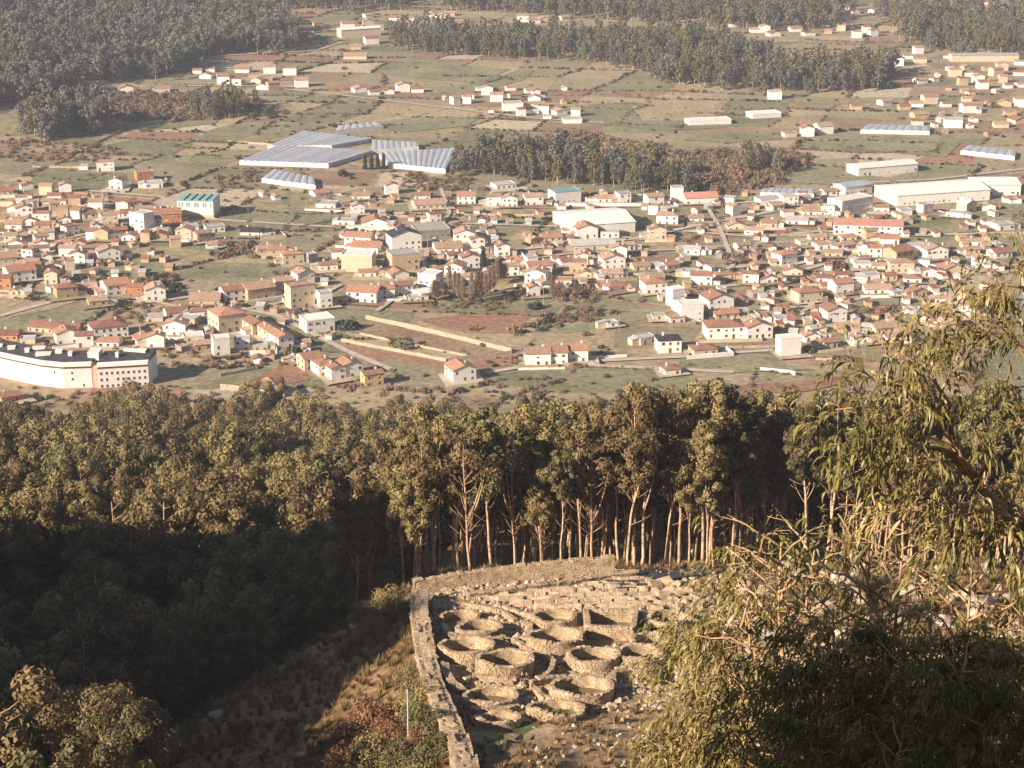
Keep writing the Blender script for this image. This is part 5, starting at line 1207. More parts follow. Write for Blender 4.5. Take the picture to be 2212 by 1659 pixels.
plot_wall("pale wall below the white gable house at the wood edge", [Z(T4, 1430, 1370), Z(T4, 1700, 1395)], 2.2, .5)
plot_wall("pale plot wall in the meadow below the cream hipped house", [Z(T6, 60, 1160), Z(T6, 280, 1148)], 1.2, .4, 'white')
plot_wall("pale wall beside the tall white cube house", [Z(T6, 500, 1250), Z(T6, 640, 1262), Z(T6, 730, 1280)], 1.5, .4, 'white')
for i, l in enumerate([[(790, 245), (1250, 250)], [(340, 235), (560, 240)], [(480, 200), (700, 210)], [(0, 205), (470, 170)], [(1100, 400), (1480, 380)], [(1340, 830), (1620, 800)], [(280, 255), (640, 260)]]):
    plot_wall("pale plot wall among the houses of the middle village", [Z(T5, *q) for q in l], 1.2, .4, 'fieldwall', 600, "plot walls of the middle village")
for i, l in enumerate([[(270, 345), (0, 352)], [(480, 380), (820, 375)], [(180, 715), (520, 690)], [(290, 1108), (620, 1100)], [(860, 1180), (1060, 1190)], [(1450, 340), (1600, 345)], [(1500, 375), (2212, 365)]]):
    plot_wall("pale plot wall among the houses of the eastern village", [Z(T6, *q) for q in l], 1.2, .4, 'fieldwall', 600, "plot walls of the eastern village")
for i, l in enumerate([[(210, 1085), (520, 1090)], [(1930, 1480), (2212, 1420)], [(560, 960), (790, 850)], [(1480, 920), (2000, 960)]]):
    plot_wall("low plot wall among the fields above the old quarter", [Z(T1, *q) for q in l], 1.1, .4, 'fieldwall', 600, "plot walls above the old quarter")

POLE = MB(); POLE.add(*tube([(0, 0, -.5), (0, 0, 8.5)], [.14, .09], 6)); POLE.box(-.7, .7, -.06, .06, 7.9, 8.05); POLE = POLE.build("utility_pole", M['concrete'])
for i, (t, zx, zy) in enumerate([(T5, 360, 600), (T5, 560, 470), (T5, 1800, 1000), (T6, 160, 440), (T6, 715, 870), (T6, 290, 1130), (T4, 1985, 240), (T4, 1610, 260), (T4, 1895, 1190), (T4, 1905, 980), (T5, 2000, 450), (T6, 440, 150), (T6, 1370, 120), (T6, 1890, 105), (T5, 1955, 160), (T2, 1960, 1280), (T5, 1310, 820)]):
    p, _ = cast(*Z(t, zx, zy), 0, 600); tag(obj("utility_pole", POLE, None, p, (0, 0, .3 * i)), "pale concrete utility pole among the houses of the valley", "pole", "utility poles")
finish_scrub()
# ------------------------------------------------------------------ the excavated ruin
def c6(x, y): return (822.9 + 0.3472 * x, 1152.1 + 0.3472 * y)

def rough_block(seed, sx_=1, sy_=1, sz_=1, j=0.13):
    """one unit stone with chipped corners: 24 verts"""
    r_ = np.random.default_rng(seed); V = []; b = 0.16
    for z in (-.5, .5):
        for x, y in ((-.5, -.5), (.5, -.5), (.5, .5), (-.5, .5)):
            V.append((x * sx_, y * sy_, z * sz_))
    V = np.array(V) * (1 + r_.uniform(-j, j, (8, 3)))
    top = V[4:] * [1 - b, 1 - b, 1] + r_.normal(0, .03, (4, 3)); V[4:, 2] -= 0.14
    V = np.vstack([V, top])
    F = [(0, 3, 2, 1), (0, 1, 5, 4), (1, 2, 6, 5), (2, 3, 7, 6), (3, 0, 4, 7), (4, 5, 9, 8), (5, 6, 10, 9), (6, 7, 11, 10), (7, 4, 8, 11), (8, 9, 10, 11)]
    return mesh("stone", V, F, M['stone'])
BLK = [rough_block(i) for i in range(8)]

def boulder_mesh(seed, m='rock'):
    r_ = np.random.default_rng(seed); P = unit(r_.normal(size=(46, 3)))
    # facets: a rounded block cut by random planes
    D = unit(r_.normal(size=(11, 3))); off = r_.uniform(0.55, 0.9, 11)
    nth, nph = 12, 8; V = []
    for i in range(nph + 1):
        ph = math.pi * i / nph
        for k_ in range(nth):
            th = 2 * math.pi * k_ / nth; d = np.array([math.sin(ph) * math.cos(th), math.sin(ph) * math.sin(th), math.cos(ph)])
            s = 1.0; dp = D @ d; ok = dp > 0.05
            s = min(1.0, float(np.min(np.where(ok, off / np.where(ok, dp, 1), 9)))); V.append(d * s * (1 + r_.normal(0, .015)))
    F = [(i * nth + k_, i * nth + (k_ + 1) % nth, (i + 1) * nth + (k_ + 1) % nth, (i + 1) * nth + k_) for i in range(nph) for k_ in range(nth)]
    return mesh("boulder", V, [f[::-1] for f in F], M[m])
BOUL = [boulder_mesh(40 + i) for i in range(6)]
SLAB = [boulder_mesh(60 + i, 'stone') for i in range(6)]

def masonry(mb, path, th, H, closed, lo=-0.5, sl=0.42, ch=0.24):
    """stones laid in courses on both faces of a wall that follows path (x, y points)"""
    P = np.array(path, float)
    if closed: P = np.vstack([P, P[:1]])
    seg = np.linalg.norm(np.diff(P, axis=0), axis=1); S = np.concatenate([[0], np.cumsum(seg)]); tot = S[-1]
    for face in (1, -1):
        z = lo; row = 0
        while z < 99:
            s = rng.uniform(0, sl); any_ = False
            while s < tot:
                l = sl * rng.uniform(0.65, 1.5)
                if s + l > tot: l = tot - s
                if l < 0.12: break
                m_ = s + l / 2
                c = np.array([np.interp(m_, S, P[:, 0]), np.interp(m_, S, P[:, 1])])
                a = np.array([np.interp(s, S, P[:, 0]), np.interp(s, S, P[:, 1])]); b = np.array([np.interp(s + l, S, P[:, 0]), np.interp(s + l, S, P[:, 1])])
                t = (b - a) / (np.linalg.norm(b - a) + 1e-9); n = np.array([-t[1], t[0]]) * face
                Ht = H(m_ / tot) if callable(H) else H
                if z < Ht - 0.08:
                    any_ = True
                    g0 = hz(*c); hgt = min(ch, Ht - z) * rng.uniform(0.9, 1.0); dpt = rng.uniform(0.16, 0.22); pr = rng.uniform(-.02, .035)
                    o = n * (th / 2 + pr); i_ = n * (th / 2 - dpt); hl = t * (l / 2 - 0.015)
                    jj = rng.normal(0, .012, (8, 3))
                    V = [(*(c - hl + o), 0), (*(c + hl + o), 0), (*(c + hl + i_), 0), (*(c - hl + i_), 0)]
                    V = np.array(V + V); V[:4, 2] = g0 + z; V[4:, 2] = g0 + z + hgt - .015
                    mb.hexa(V + jj)
                s += l
            if not any_: break
            z += ch; row += 1

def stone_wall(name, label, path, th, H, closed=False, cat="ruin", caprows=1, group=None, floor=False, capl=0.5, capm=None, lo=-0.5):
    P = np.array(path, float); o0 = P.mean(0); e = empty(name, (o0[0], o0[1], hz(*o0))); tag(e, label, cat, group); ez = hz(*o0)
    loc = lambda V: [(v[0] - o0[0], v[1] - o0[1], v[2] - ez) for v in V]
    Q_ = np.vstack([P, P[:1]]) if closed else P
    T = np.gradient(Q_, axis=0)
    if closed: T[0] = T[-1] = Q_[1] - Q_[-2]
    T /= np.linalg.norm(T, axis=1)[:, None] + 1e-9; Nn = np.stack([-T[:, 1], T[:, 0]], 1)
    seg = np.linalg.norm(np.diff(Q_, axis=0), axis=1); S = np.concatenate([[0], np.cumsum(seg)]); tot = S[-1]
    Hf = H if callable(H) else (lambda t: H)
    mb = MB(); V = []; F = []
    for i, q in enumerate(Q_):
        g0 = hz(*q); hh = Hf(S[i] / tot) - 0.06; w_ = th / 2 - 0.09
        for s, zz in ((1, lo - .2), (1, hh), (-1, hh), (-1, lo - .2)): V.append((q[0] + Nn[i][0] * s * w_, q[1] + Nn[i][1] * s * w_, g0 + zz))
        if i:
            a, b = 4 * (i - 1), 4 * i; F += [(a, a + 1, b + 1, b), (a + 1, a + 2, b + 2, b + 1), (a + 2, a + 3, b + 3, b + 2)]
    if not closed: F += [(3, 2, 1, 0), (4 * len(Q_) - 4, 4 * len(Q_) - 3, 4 * len(Q_) - 2, 4 * len(Q_) - 1)]
    obj("core", mesh("core", loc(V), F, M['mortar'] if capm is None else M[capm]), e)
    mb = MB(); masonry(mb, P, th, Hf, closed, lo)
    mo = obj("masonry", mesh("masonry", loc(mb.V), mb.F, M['stone']), e); mo["kind"] = "stuff"
    n = 0
    for row in range(caprows):
        s = 0.0; wrow = th / caprows
        while s < tot - 0.1 and n < 290:
            l = capl * rng.uniform(0.7, 1.45)
            if rng.random() < (0.93 if caprows < 3 else 1):
                m_ = min(tot, s + l / 2); c = np.array([np.interp(m_, S, Q_[:, 0]), np.interp(m_, S, Q_[:, 1])]); k_ = min(len(T) - 1, int(np.searchsorted(S, m_)))
                off = (row + .5) / caprows * th - th / 2 + rng.normal(0, .03)
                c = c + Nn[k_] * off
                zt = rng.uniform(.16, .24) if caprows < 3 else rng.uniform(.12, .2)
                obj("stone", BLK[int(rng.integers(0, 8))], e, (c[0] - o0[0], c[1] - o0[1], hz(*c) + Hf(m_ / tot) - ez - (.03 if caprows < 3 else .075) + rng.normal(0, .02)), (rng.normal(0, .05), rng.normal(0, .05), math.atan2(T[k_][1], T[k_][0]) + rng.normal(0, .08 if caprows < 3 else .25)), (l * (.97 if caprows < 3 else 1.15), wrow * rng.uniform(.92, 1.06) * (1 if caprows < 3 else 1.15), zt)); n += 1
            s += l
    if floor:
        c = P.mean(0); q = c + (P - c) * (1 - th * .35 / np.linalg.norm(P - c, axis=1).mean())
        V = [(p[0], p[1], hz(*p) + .06) for p in q]
        obj("floor", mesh("floor", loc(V), [list(range(len(V)))], M['floor']), e)
    return e

def circle(c, r, a0=0, a1=360, n=40, sq=1.0):
    A = np.radians(np.linspace(a0, a1, n, endpoint=(a1 - a0 < 359)))
    return [(c[0] + r * math.cos(a), c[1] + r * sq * math.sin(a)) for a in A]

RINGS = [   # crop x, y, half width, wall height, start, end, label
    (610, 578, 140, 1.15, 0, 360, "round stone hut ruin nearest the inner corner of the boundary wall"),
    (495, 512, 125, 0.88, 20, 190, "half ring of wall behind the hut nearest the corner"),
    (1075, 512, 135, 1.05, 0, 360, "round stone hut ruin beside the square one"),
    (1080, 630, 165, 1.65, 0, 360, "high walled round stone hut in front of the square one"),
    (1800, 520, 135, 1.10, 0, 360, "round stone hut ruin on the far side of the square one"),
    (530, 692, 165, 1.32, 0, 360, "round stone hut ruin leaning against the boundary wall's shadow"),
    (770, 775, 172, 1.65, 0, 360, "large round stone hut with a curved porch wall"),
    (1325, 748, 160, 1.32, 0, 360, "round stone hut with wide olive grass floor"),
    (1612, 738, 148, 1.32, 0, 360, "round stone hut ruin touching the grass-floored one"),
    (1690, 655, 130, 1.10, 15, 200, "curved length of wall behind the touching huts"),
    (680, 1005, 165, 0.94, 0, 360, "low round stone hut where two visitors stand"),
    (1250, 945, 188, 1.21, 0, 360, "widest round stone hut beside the saplings"),
    (1088, 1092, 172, 0.88, 0, 360, "low round stone hut at the edge of the rubble slope"),
    (720, 1150, 145, 0.83, 0, 360, "low round stone hut above the patch of green grass"),
]
ring_w = []
for x, y, rx, H_, a0, a1, lab in RINGS:
    p, dist = cast(*c6(x, y), H_, 120)
    r = rx * 1.06 * .3472 / FPX * dist - 0.22
    pts = circle(p, r, a0, a1, 44)
    ph = rng.uniform(0, 6.28)
    Hf = (lambda H_, ph: (lambda t: H_ * (1 + .09 * math.sin(2 * math.pi * t * 2 + ph) + .05 * math.sin(2 * math.pi * t * 5 + 2 * ph))))(H_, ph)
    stone_wall("round_hut", lab, pts, 0.46, Hf, a1 - a0 > 359, floor=(a1 - a0 > 359))
    ring_w.append((p.x, p.y, r + .6))
# square hut
cs = [cast(*c6(x, y), 1.5, 120)[0] for x, y in [(1290, 575), (1570, 585), (1585, 475), (1275, 470)]]
sq = []
for a, b in zip(cs, cs[1:] + cs[:1]):
    for t in np.linspace(0, 1, 9)[:-1]: sq.append((a.x + (b.x - a.x) * t, a.y + (b.y - a.y) * t))
stone_wall("square_hut", "square stone hut ruin among the round ones", sq, .6, 1.5, True, floor=True)
ring_w.append((sum(p.x for p in cs) / 4, sum(p.y for p in cs) / 4, 5))
cs = [cast(*c6(x, y), .9, 120)[0] for x, y in [(1450, 960), (1445, 860), (1560, 840), (1700, 850), (1720, 900)]]
stone_wall("hut_wall", "angular stub of hut wall beside the widest round hut", [tuple(p) for p in dense([tuple(p[:2]) for p in cs], 1.0)], .55, .9)
cs = [cast(*c6(x, y), .9, 120)[0] for x, y in [(395, 800), (405, 860), (440, 920), (500, 965)]]
stone_wall("hut_wall", "short curved stub of wall standing in the boundary wall's shadow", [tuple(p) for p in dense([tuple(p[:2]) for p in cs], .8)], .9, .9, caprows=2)
cs = [cast(*c6(x, y), .9, 120)[0] for x, y in [(950, 740), (1030, 750), (1075, 790), (1060, 850), (1000, 900)]]
stone_wall("porch_wall", "curved porch wall beside the large round hut", [tuple(p) for p in dense([tuple(p[:2]) for p in cs], .8)], .5, .95)
cs = [cast(*c6(x, y), .7, 120)[0] for x, y in [(960, 960), (1010, 1010), (1110, 1020), (1180, 1000)]]
stone_wall("porch_wall", "low porch wall in front of the widest round hut", [tuple(p) for p in dense([tuple(p[:2]) for p in cs], .8)], .5, .7)
cs = [cast(*c6(x, y), .6, 120)[0] for x, y in [(500, 425), (640, 450), (760, 480), (840, 530)]]
stone_wall("path_wall", "low wall running down from the terrace between huts", [tuple(p) for p in dense([tuple(p[:2]) for p in cs], .8)], .5, .55)
cs = [cast(*c6(x, y), .6, 120)[0] for x, y in [(760, 445), (860, 480), (945, 495)]]
stone_wall("path_wall", "low wall between the terrace and the round huts", [tuple(p) for p in dense([tuple(p[:2]) for p in cs], .8)], .5, .5)

# boundary wall, back wall, bench
bw = [(p.x, p.y) for p in _wp]; bw.append((bw[-1][0] + (bw[-1][0] - bw[-2][0]) * 1.2, bw[-1][1] + (bw[-1][1] - bw[-2][1]) * 1.2))
stone_wall("boundary_wall", "broad flat-topped stone boundary wall along the edge of the ruin", [tuple(p) for p in dense(bw, 1.2)], 1.9, lambda t: 1.6 + .12 * math.sin(t * 17) + .06 * math.sin(t * 51), cat="wall", caprows=3, capl=.72, capm='walltop', lo=-1.6)
# back wall: along the far edge of the terrace; read along its top edge
b0, b1 = cast(893, 1250, 1.6, 150)[0], cast(1328, 1201, 2.5, 150)[0]
bk = [b0.lerp(b1, t) + Vector((0, .5 * math.sin(math.pi * t), 0)) for t in np.linspace(0, 1, 7)]
stone_wall("back_wall", "long lit stone wall closing the far side of the ruin", [tuple(p) for p in dense([tuple(p[:2]) for p in bk], 1.2)], .8, lambda t: 1.6 + .9 * t + .05 * math.sin(t * 40), cat="wall", caprows=1, capl=.8)
bn = [cast(u, v, hh, 150)[0] for u, v, hh in [(1010, 1283, .7), (1120, 1268, .8), (1230, 1252, .9), (1320, 1238, .9), (1372, 1232, .9)]]
stone_wall("terrace_wall", "lower stone step wall in front of the back wall", [tuple(p) for p in dense([tuple(p[:2]) for p in bn], 1.2)], .9, .8, cat="wall", caprows=1, capl=.9)

# paved rubble of the terrace
e = empty("rubble_terrace", cast(1200, 1290)[0]); tag(e, "bank of large fitted slabs below the back wall", "rubble"); eo = e.location
tp = [(955, 1292), (1060, 1282), (1330, 1250), (1400, 1255), (1500, 1278), (1525, 1312), (1400, 1318), (1290, 1318), (1200, 1322), (1140, 1312), (1040, 1300)]
n = 0
for row, v0 in enumerate(np.arange(1256, 1326, 8.2)):
    u = 950 + rng.uniform(0, 20)
    while u < 1530 and n < 280:
        wpx = rng.choice([14, 20, 28, 36]) * rng.uniform(.8, 1.2); uc = u + wpx / 2; v = v0 + rng.normal(0, 1.2)
        if in_poly(np.array([uc]), np.array([v]), tp)[0]:
            p, dist = cast(uc, v, 0.1, 120); w_ = wpx / FPX * dist
            obj("slab", BLK[int(rng.integers(0, 8))], e, (p.x - eo.x, p.y - eo.y, hz(p.x, p.y) - eo.z + rng.normal(.05, .07)), (R(rng.normal(24, 8)), R(rng.normal(0, 6)), rng.normal(0, .16)), (w_ * 1.06, 1.15 * rng.uniform(.85, 1.25), .55)); n += 1
        u += wpx
print("slabs", n)
e = empty("boulder_mound", cast(1440, 1290)[0]); tag(e, "mound of big weathered boulders beside the shaded road", "boulders"); eo = e.location
for i, (u, v, s) in enumerate([(1392, 1268, 1.2), (1415, 1262, 1.5), (1440, 1258, 1.8), (1462, 1262, 1.5), (1485, 1270, 1.3), (1500, 1285, 1.2), (1410, 1290, 1.2), (1432, 1285, 1.4), (1455, 1290, 1.2), (1478, 1296, 1.3), (1395, 1296, 1.0), (1508, 1302, 1.0), (1462, 1310, .9), (1425, 1308, .9)]):
    p, _ = cast(u, v + 12, 0, 120); s *= .66
    obj("boulder", (SLAB if i % 3 == 0 else BLK)[i % 6], e, (p.x - eo.x, p.y - eo.y, hz(p.x, p.y) - eo.z + .2 * s), (rng.uniform(-.3, .3), rng.uniform(-.3, .3), rng.normal(0, .35)), (s * (1 if i % 3 == 0 else 1.5), s * (.85 if i % 3 == 0 else 1.2), s * (.95 if i % 3 == 0 else 1.5)))

# loose stones on the ruin floor
LS = []
for i in range(140):
    u, v = c6(rng.uniform(380, 1850), rng.uniform(430, 1200)); p, _ = cast(u, v, 0, 120)
    if p.x < xw(p.y) + 4 or p.y < 168: continue
    if any(math.hypot(p.x - a, p.y - b) < r for a, b, r in ring_w): continue
    s = rng.uniform(.18, .5)
    tag(obj("loose_stone", BLK[i % 8], None, (p.x, p.y, hz(p.x, p.y) + .05), (rng.normal(0, .2), rng.normal(0, .2), rng.uniform(0, 6)), (s * 1.3, s, s * .7)), "loose pale stone lying between the huts", "stone", "loose stones between the huts")

# more cross walls in the gaps
for pts, hh, lab in [([(820, 650), (900, 700), (940, 740)], .7, "short wall linking the high round hut to the porch"), ([(1250, 700), (1180, 730), (1150, 790)], .7, "short curved wall between the high hut and the grass-floored hut"), ([(430, 620), (470, 640), (640, 650), (760, 640)], .8, "straight wall between the two huts by the boundary wall"), ([(520, 900), (600, 880), (700, 890), (830, 900)], .7, "wall crossing below the large hut with the porch"), ([(930, 920), (1060, 890), (1200, 880), (1430, 880)], .9, "long wall above the widest round hut"), ([(560, 1080), (640, 1095), (760, 1085), (850, 1070)], .6, "low wall between the two lowest huts"), ([(1590, 480), (1640, 500), (1660, 560), (1640, 610)], .9, "wall beside the square hut's shaded end"), ([(880, 540), (930, 560), (930, 600)], .6, "stub of wall beside the high round hut"), ([(1460, 840), (1560, 820), (1700, 830)], .9, "straight wall below the touching huts"), ([(390, 560), (400, 600), (450, 650)], .8, "short wall in the boundary wall's shade near the corner")]:
    cs = [cast(*c6(x, y), hh, 120)[0] for x, y in pts]
    stone_wall("hut_wall", lab, [tuple(p) for p in dense([tuple(p[:2]) for p in cs], .8)], .55, hh)

# grass patch below the low hut
gp = [c6(*q) for q in [(640, 1250), (760, 1190), (900, 1170), (1000, 1190), (960, 1250), (900, 1320), (760, 1390), (690, 1380), (670, 1300)]]
GP = [cast(u, v, 0, 120)[0] for u, v in gp]
c0 = sum(GP, Vector()) / len(GP); V = [(c0.x, c0.y, hz(c0.x, c0.y) + .07)]; F = []
for k_ in (0.5, 1.0):
    for p in GP: q = c0.lerp(p, k_); V.append((q.x, q.y, hz(q.x, q.y) + .07))
m_ = len(GP)
for i in range(m_):
    j = (i + 1) % m_; F += [(0, 1 + i, 1 + j), (1 + i, 1 + m_ + i, 1 + m_ + j, 1 + j)]
tag(obj("lawn", mesh("lawn", V, F, mat('lawn', [(0.085, 0.10, 0.035), (0.14, 0.145, 0.055)], scale=1.2, bump=.08, bscale=6))), kind="structure")

# road in the shade behind, with its verge marks
strip("road", dense([tuple(p) for p in ROAD], 3), 6.0, M['asphalt'], 0.35)
mb = MB(); mb.add(*tube([(0, 0, -.3), (0, 0, .5), (0, 0, .85), (0, 0, 1.15), (0, 0, 1.3)], [.22, .24, .42, .36, .1], 9)); mk = mb.build("marker", M['white'], True)
p, _ = cast(1498, 1204, 0, 150); tag(obj("marker", mk, None, p), "round white marker standing by the shaded road", "marker")
mb = MB(); mb.box(-.45, .45, -.3, .3, -.3, 1.0); mb.box(-.5, .5, -.35, .35, 1.003, 1.12); mk2 = mb.build("marker", M['white'])
p, _ = cast(1712, 1218, 0, 100); tag(obj("marker", mk2, None, p), "white square block at the roadside beyond the saplings", "marker")
for u, v, hh, lab in [(857, 1338, 3.2, "pale thin pole on the grassy bank outside the boundary wall"), (882, 1606, 5.4, "tall pale thin pole among rusty bushes below the wall")]:
    p, _ = cast(u, v, 0, 100); mb = MB(); mb.add(*tube([(0, 0, -.4), (0, 0, hh)], [.07, .05], 8)); mb.add(*tube([(0, 0, hh - .3), (0, 0, hh + .05)], [.08, .08], 8))
    tag(obj("pole", mb.build("pole", M['metal']), None, p), lab, "pole")

# ------------------------------------------------------------------ two visitors
def skin(name, verts, edges, radii, m, parent, root=0, sub=1):
    me = bpy.data.meshes.new(name); me.from_pydata(verts, edges, []); me.materials.append(m)
    o = obj(name, me, parent); md = o.modifiers.new("skin", 'SKIN'); md.use_smooth_shade = True
    sv_ = me.skin_vertices[0].data
    for i, r in enumerate(radii): sv_[i].radius = r if isinstance(r, tuple) else (r, r); sv_[i].use_root = (i == root)
    s = o.modifiers.new("sub", 'SUBSURF'); s.levels = sub; s.render_levels = sub
    return o
def person(loc, rz, label, top, legs, lean=0.0, arm=0.25):
    e = empty("person", loc, rz); tag(e, label, "person")
    V = [(0, 0, .95), (0, lean * .3, 1.15), (0, lean * .6, 1.38), (0, lean * .8, 1.49), (0, lean, 1.56), (0, lean - .01, 1.66), (0, lean, 1.76)]
    Rr = [(.15, .11), (.13, .10), (.16, .10), .055, .062, .088, .06]; E = [(0, 1), (1, 2), (2, 3), (3, 4), (4, 5), (5, 6)]
    b = len(V); V += [(0, lean - .10, 1.645)]; Rr += [.016]; E += [(5, b)]                    # nose
    for s in (1, -1):
        b = len(V); V += [(s * .09, 0, .90), (s * .11, -.02, .50), (s * .115, .03, .09), (s * .12, -.14, .045)]; Rr += [.085, .06, .045, .035]; E += [(0, b), (b, b + 1), (b + 1, b + 2), (b + 2, b + 3)]
        b = len(V); hx = s * (.22 + .06 * arm)
        V += [(s * .185, lean * .6, 1.40), (s * .25, .03, 1.13), (hx, -.10, .90), (hx, -.12, .82)]; Rr += [.055, .042, .03, (.04, .02)]; E += [(2, b), (b, b + 1), (b + 1, b + 2), (b + 2, b + 3)]
        for f_, (dx, l) in enumerate([(-.03, .07), (-.01, .085), (.01, .08), (.03, .065)]):
            c = len(V); V += [(hx + dx, -.13, .80 - l * .5), (hx + dx, -.12, .80 - l)]; Rr += [.009, .008]; E += [(b + 3, c), (c, c + 1)]
        c = len(V); V += [(hx - s * .045, -.14, .80), (hx - s * .05, -.15, .76)]; Rr += [.01, .008]; E += [(b + 3, c), (c, c + 1)]
    skin("body", V, E, Rr, M['skin'], e)
    J = [(0, 0, .88), (0, lean * .3, 1.15), (0, lean * .6, 1.36), (0, lean * .75, 1.46)]; Rj = [(.185, .14), (.165, .13), (.19, .135), .075]; Ej = [(0, 1), (1, 2), (2, 3)]
    for s in (1, -1):
        b = len(J); J += [(s * .195, lean * .6, 1.39), (s * .255, .03, 1.13), (s * (.22 + .06 * arm), -.09, .93)]; Rj += [.078, .062, .05]; Ej += [(2, b), (b, b + 1), (b + 1, b + 2)]
    skin("jacket", J, Ej, Rj, top, e)
    Tt = [(0, 0, .96)]; Rt = [(.165, .125)]; Et = []
    for s in (1, -1):
        b = len(Tt); Tt += [(s * .095, 0, .86), (s * .112, -.02, .50), (s * .115, .03, .10)]; Rt += [.10, .078, .066]; Et += [(0, b), (b, b + 1), (b + 1, b + 2)]
    skin("trousers", Tt, Et, Rt, legs, e)
    for s in (1, -1):
        mb = MB(); mb.box(s * .118 - .05, s * .118 + .05, -.2, .09, 0, .09); obj("shoe", mb.build("shoe", M['darkcloth']), e)
    r_ = np.random.default_rng(3); HV = clump(r_, np.array([0, lean + .02, 1.70]), [.105, .115, .11], 160, .03, .3, .0); HV = HV.reshape(-1, 4, 3)
    HV = HV[~((HV[:, :, 1].mean(1) < lean - .03) & (HV[:, :, 2].mean(1) < 1.72))].reshape(-1, 3)
    obj("hair", mesh("hair", HV, quads(HV), M['hair']), e)
p, _ = cast(1128, 1484, 0, 120); person(p, .3, "person in brown jacket and pale jeans standing between the huts", M['jacket'], M['jeans'])
p, _ = cast(1139, 1484, 0, 120); person(p, -.5, "person in dark clothes beside the one in pale jeans", M['jacket'], M['darkcloth'], -.12, .6)
# ------------------------------------------------------------------ near slope: saplings with hanging sickle leaves
def sickles(r_, B, Dn, L_, W_):
    n = len(B); S = np.array([0, .25, .5, .75, 1.0]); prof_ = np.array([.25, .95, 1.0, .6, .06])
    dn = np.array([0, 0, -1.0]); cur = r_.normal(0, .25, (n, 3))
    pts = B[:, None] + Dn[:, None] * (L_[:, None] * (S - .45 * S ** 2)[None])[..., None] + dn * (L_[:, None] * (.62 * S ** 2)[None])[..., None] + cur[:, None] * (L_[:, None] * (S ** 2 * .5)[None])[..., None]
    tang = unit(pts[:, -1] - pts[:, 0]); side = unit(np.cross(tang, r_.normal(size=(n, 3))))
    off = side[:, None] * (W_[:, None] * prof_[None])[..., None]
    V = np.stack([pts - off, pts + off], 2).reshape(n, 10, 3)
    f = np.array([[0, 1, 3, 2], [2, 3, 5, 4], [4, 5, 7, 6], [6, 7, 9, 8]])
    F = (np.arange(n)[:, None, None] * 10 + f[None]).reshape(-1, 4)
    return V.reshape(-1, 3), F
def sprays(r_, P, D, per, L_, tw=.55, w=.016):
    """P spray points, D their directions: each carries a hanging tuft of leaves"""
    n = len(P); Bs, Ds = [], []
    t = r_.uniform(0, 1, (n, per)); d2 = unit(D[:, None] + r_.normal(0, .55, (n, per, 3)))
    axis = unit(D + np.array([0, 0, -.5]) + r_.normal(0, .3, (n, 3)))
    B = P[:, None] + axis[:, None] * (t * tw)[..., None] + r_.normal(0, .05, (n, per, 3))
    l = L_ * r_.uniform(.6, 1.35, n * per)
    return sickles(r_, B.reshape(-1, 3), d2.reshape(-1, 3), l, l * w / .26 * r_.uniform(.8, 1.3, n * per))
def branch(mb, p0, p1, r0, sag, k=5, r1=.008, kk=5):
    p0, p1 = np.asarray(p0, float), np.asarray(p1, float); t = np.linspace(0, 1, k)[:, None]
    path = p0 + (p1 - p0) * t + np.array([0, 0, 1.0]) * (sag * np.sin(t * math.pi)) + np.concatenate([[[0, 0, 0]], np.random.default_rng(int(abs(p1[0] * 997) + abs(p1[2] * 131))).normal(0, .03, (k - 2, 3)) * np.linalg.norm(p1 - p0), [[0, 0, 0]]])
    mb.add(*tube(path, np.linspace(r0, r1, k), kk)); return path
def sapling(seed, H, nb, per, spr, L_=.25, leaf='nearleaf', spread=.30):
    r_ = np.random.default_rng(seed); mb = MB()
    tr = branch(mb, (0, 0, -.5), (r_.normal(0, .5), r_.normal(0, .5), H), .035 + .006 * H, .1, 9, .012, 7)
    P, D = [], []
    for i in range(nb):
        t = .12 + .88 * (i + r_.random()) / nb; k_ = t * 8; a0 = tr[int(k_)]; a1 = tr[min(8, int(k_) + 1)]; p0 = a0 + (a1 - a0) * (k_ % 1)
        a = i * 2.4 + r_.normal(0, .4); l = H * spread * (1.15 - .75 * t) * r_.uniform(.7, 1.25)
        d = np.array([math.cos(a), math.sin(a), r_.uniform(.25, .9)]); p1 = p0 + d * l
        pth = branch(mb, p0, p1, .02 + .004 * H * (1 - t), .06 * l)
        for q in range(spr):
            s = r_.uniform(.3, 1) * 4; b0 = pth[int(min(3, s))]; b1 = pth[int(min(3, s)) + 1]; pp = b0 + (b1 - b0) * (s - min(3, int(s)))
            dd_ = unit(np.array([math.cos(a + r_.normal(0, .8)), math.sin(a + r_.normal(0, .8)), r_.uniform(-.2, .5)]))
            if q % 2 == 0: mb.add(*tube([pp, pp + dd_ * .28], [.008, .004], 4))
            P.append(pp + dd_ * r_.uniform(.05, .45)); D.append(dd_)
    V, F = sprays(r_, np.array(P), np.array(D), per, L_)
    return mb.build("trunk", M['nearbark'], True), mesh("crown", V, F, M[leaf])
SAP = [sapling(800, 9, 40, 14, 7, spread=.075), sapling(801, 8, 36, 14, 7, spread=.09), sapling(802, 7, 34, 14, 7, .23, spread=.115), sapling(803, 8, 46, 4, 6, .2, spread=.17), sapling(804, 8, 44, 18, 8, .24, spread=.19)]
def at_px(u, v, y): d = ray(u, v); t = y / d[1]; return np.array([0, 0, CAM_Z]) + d * t
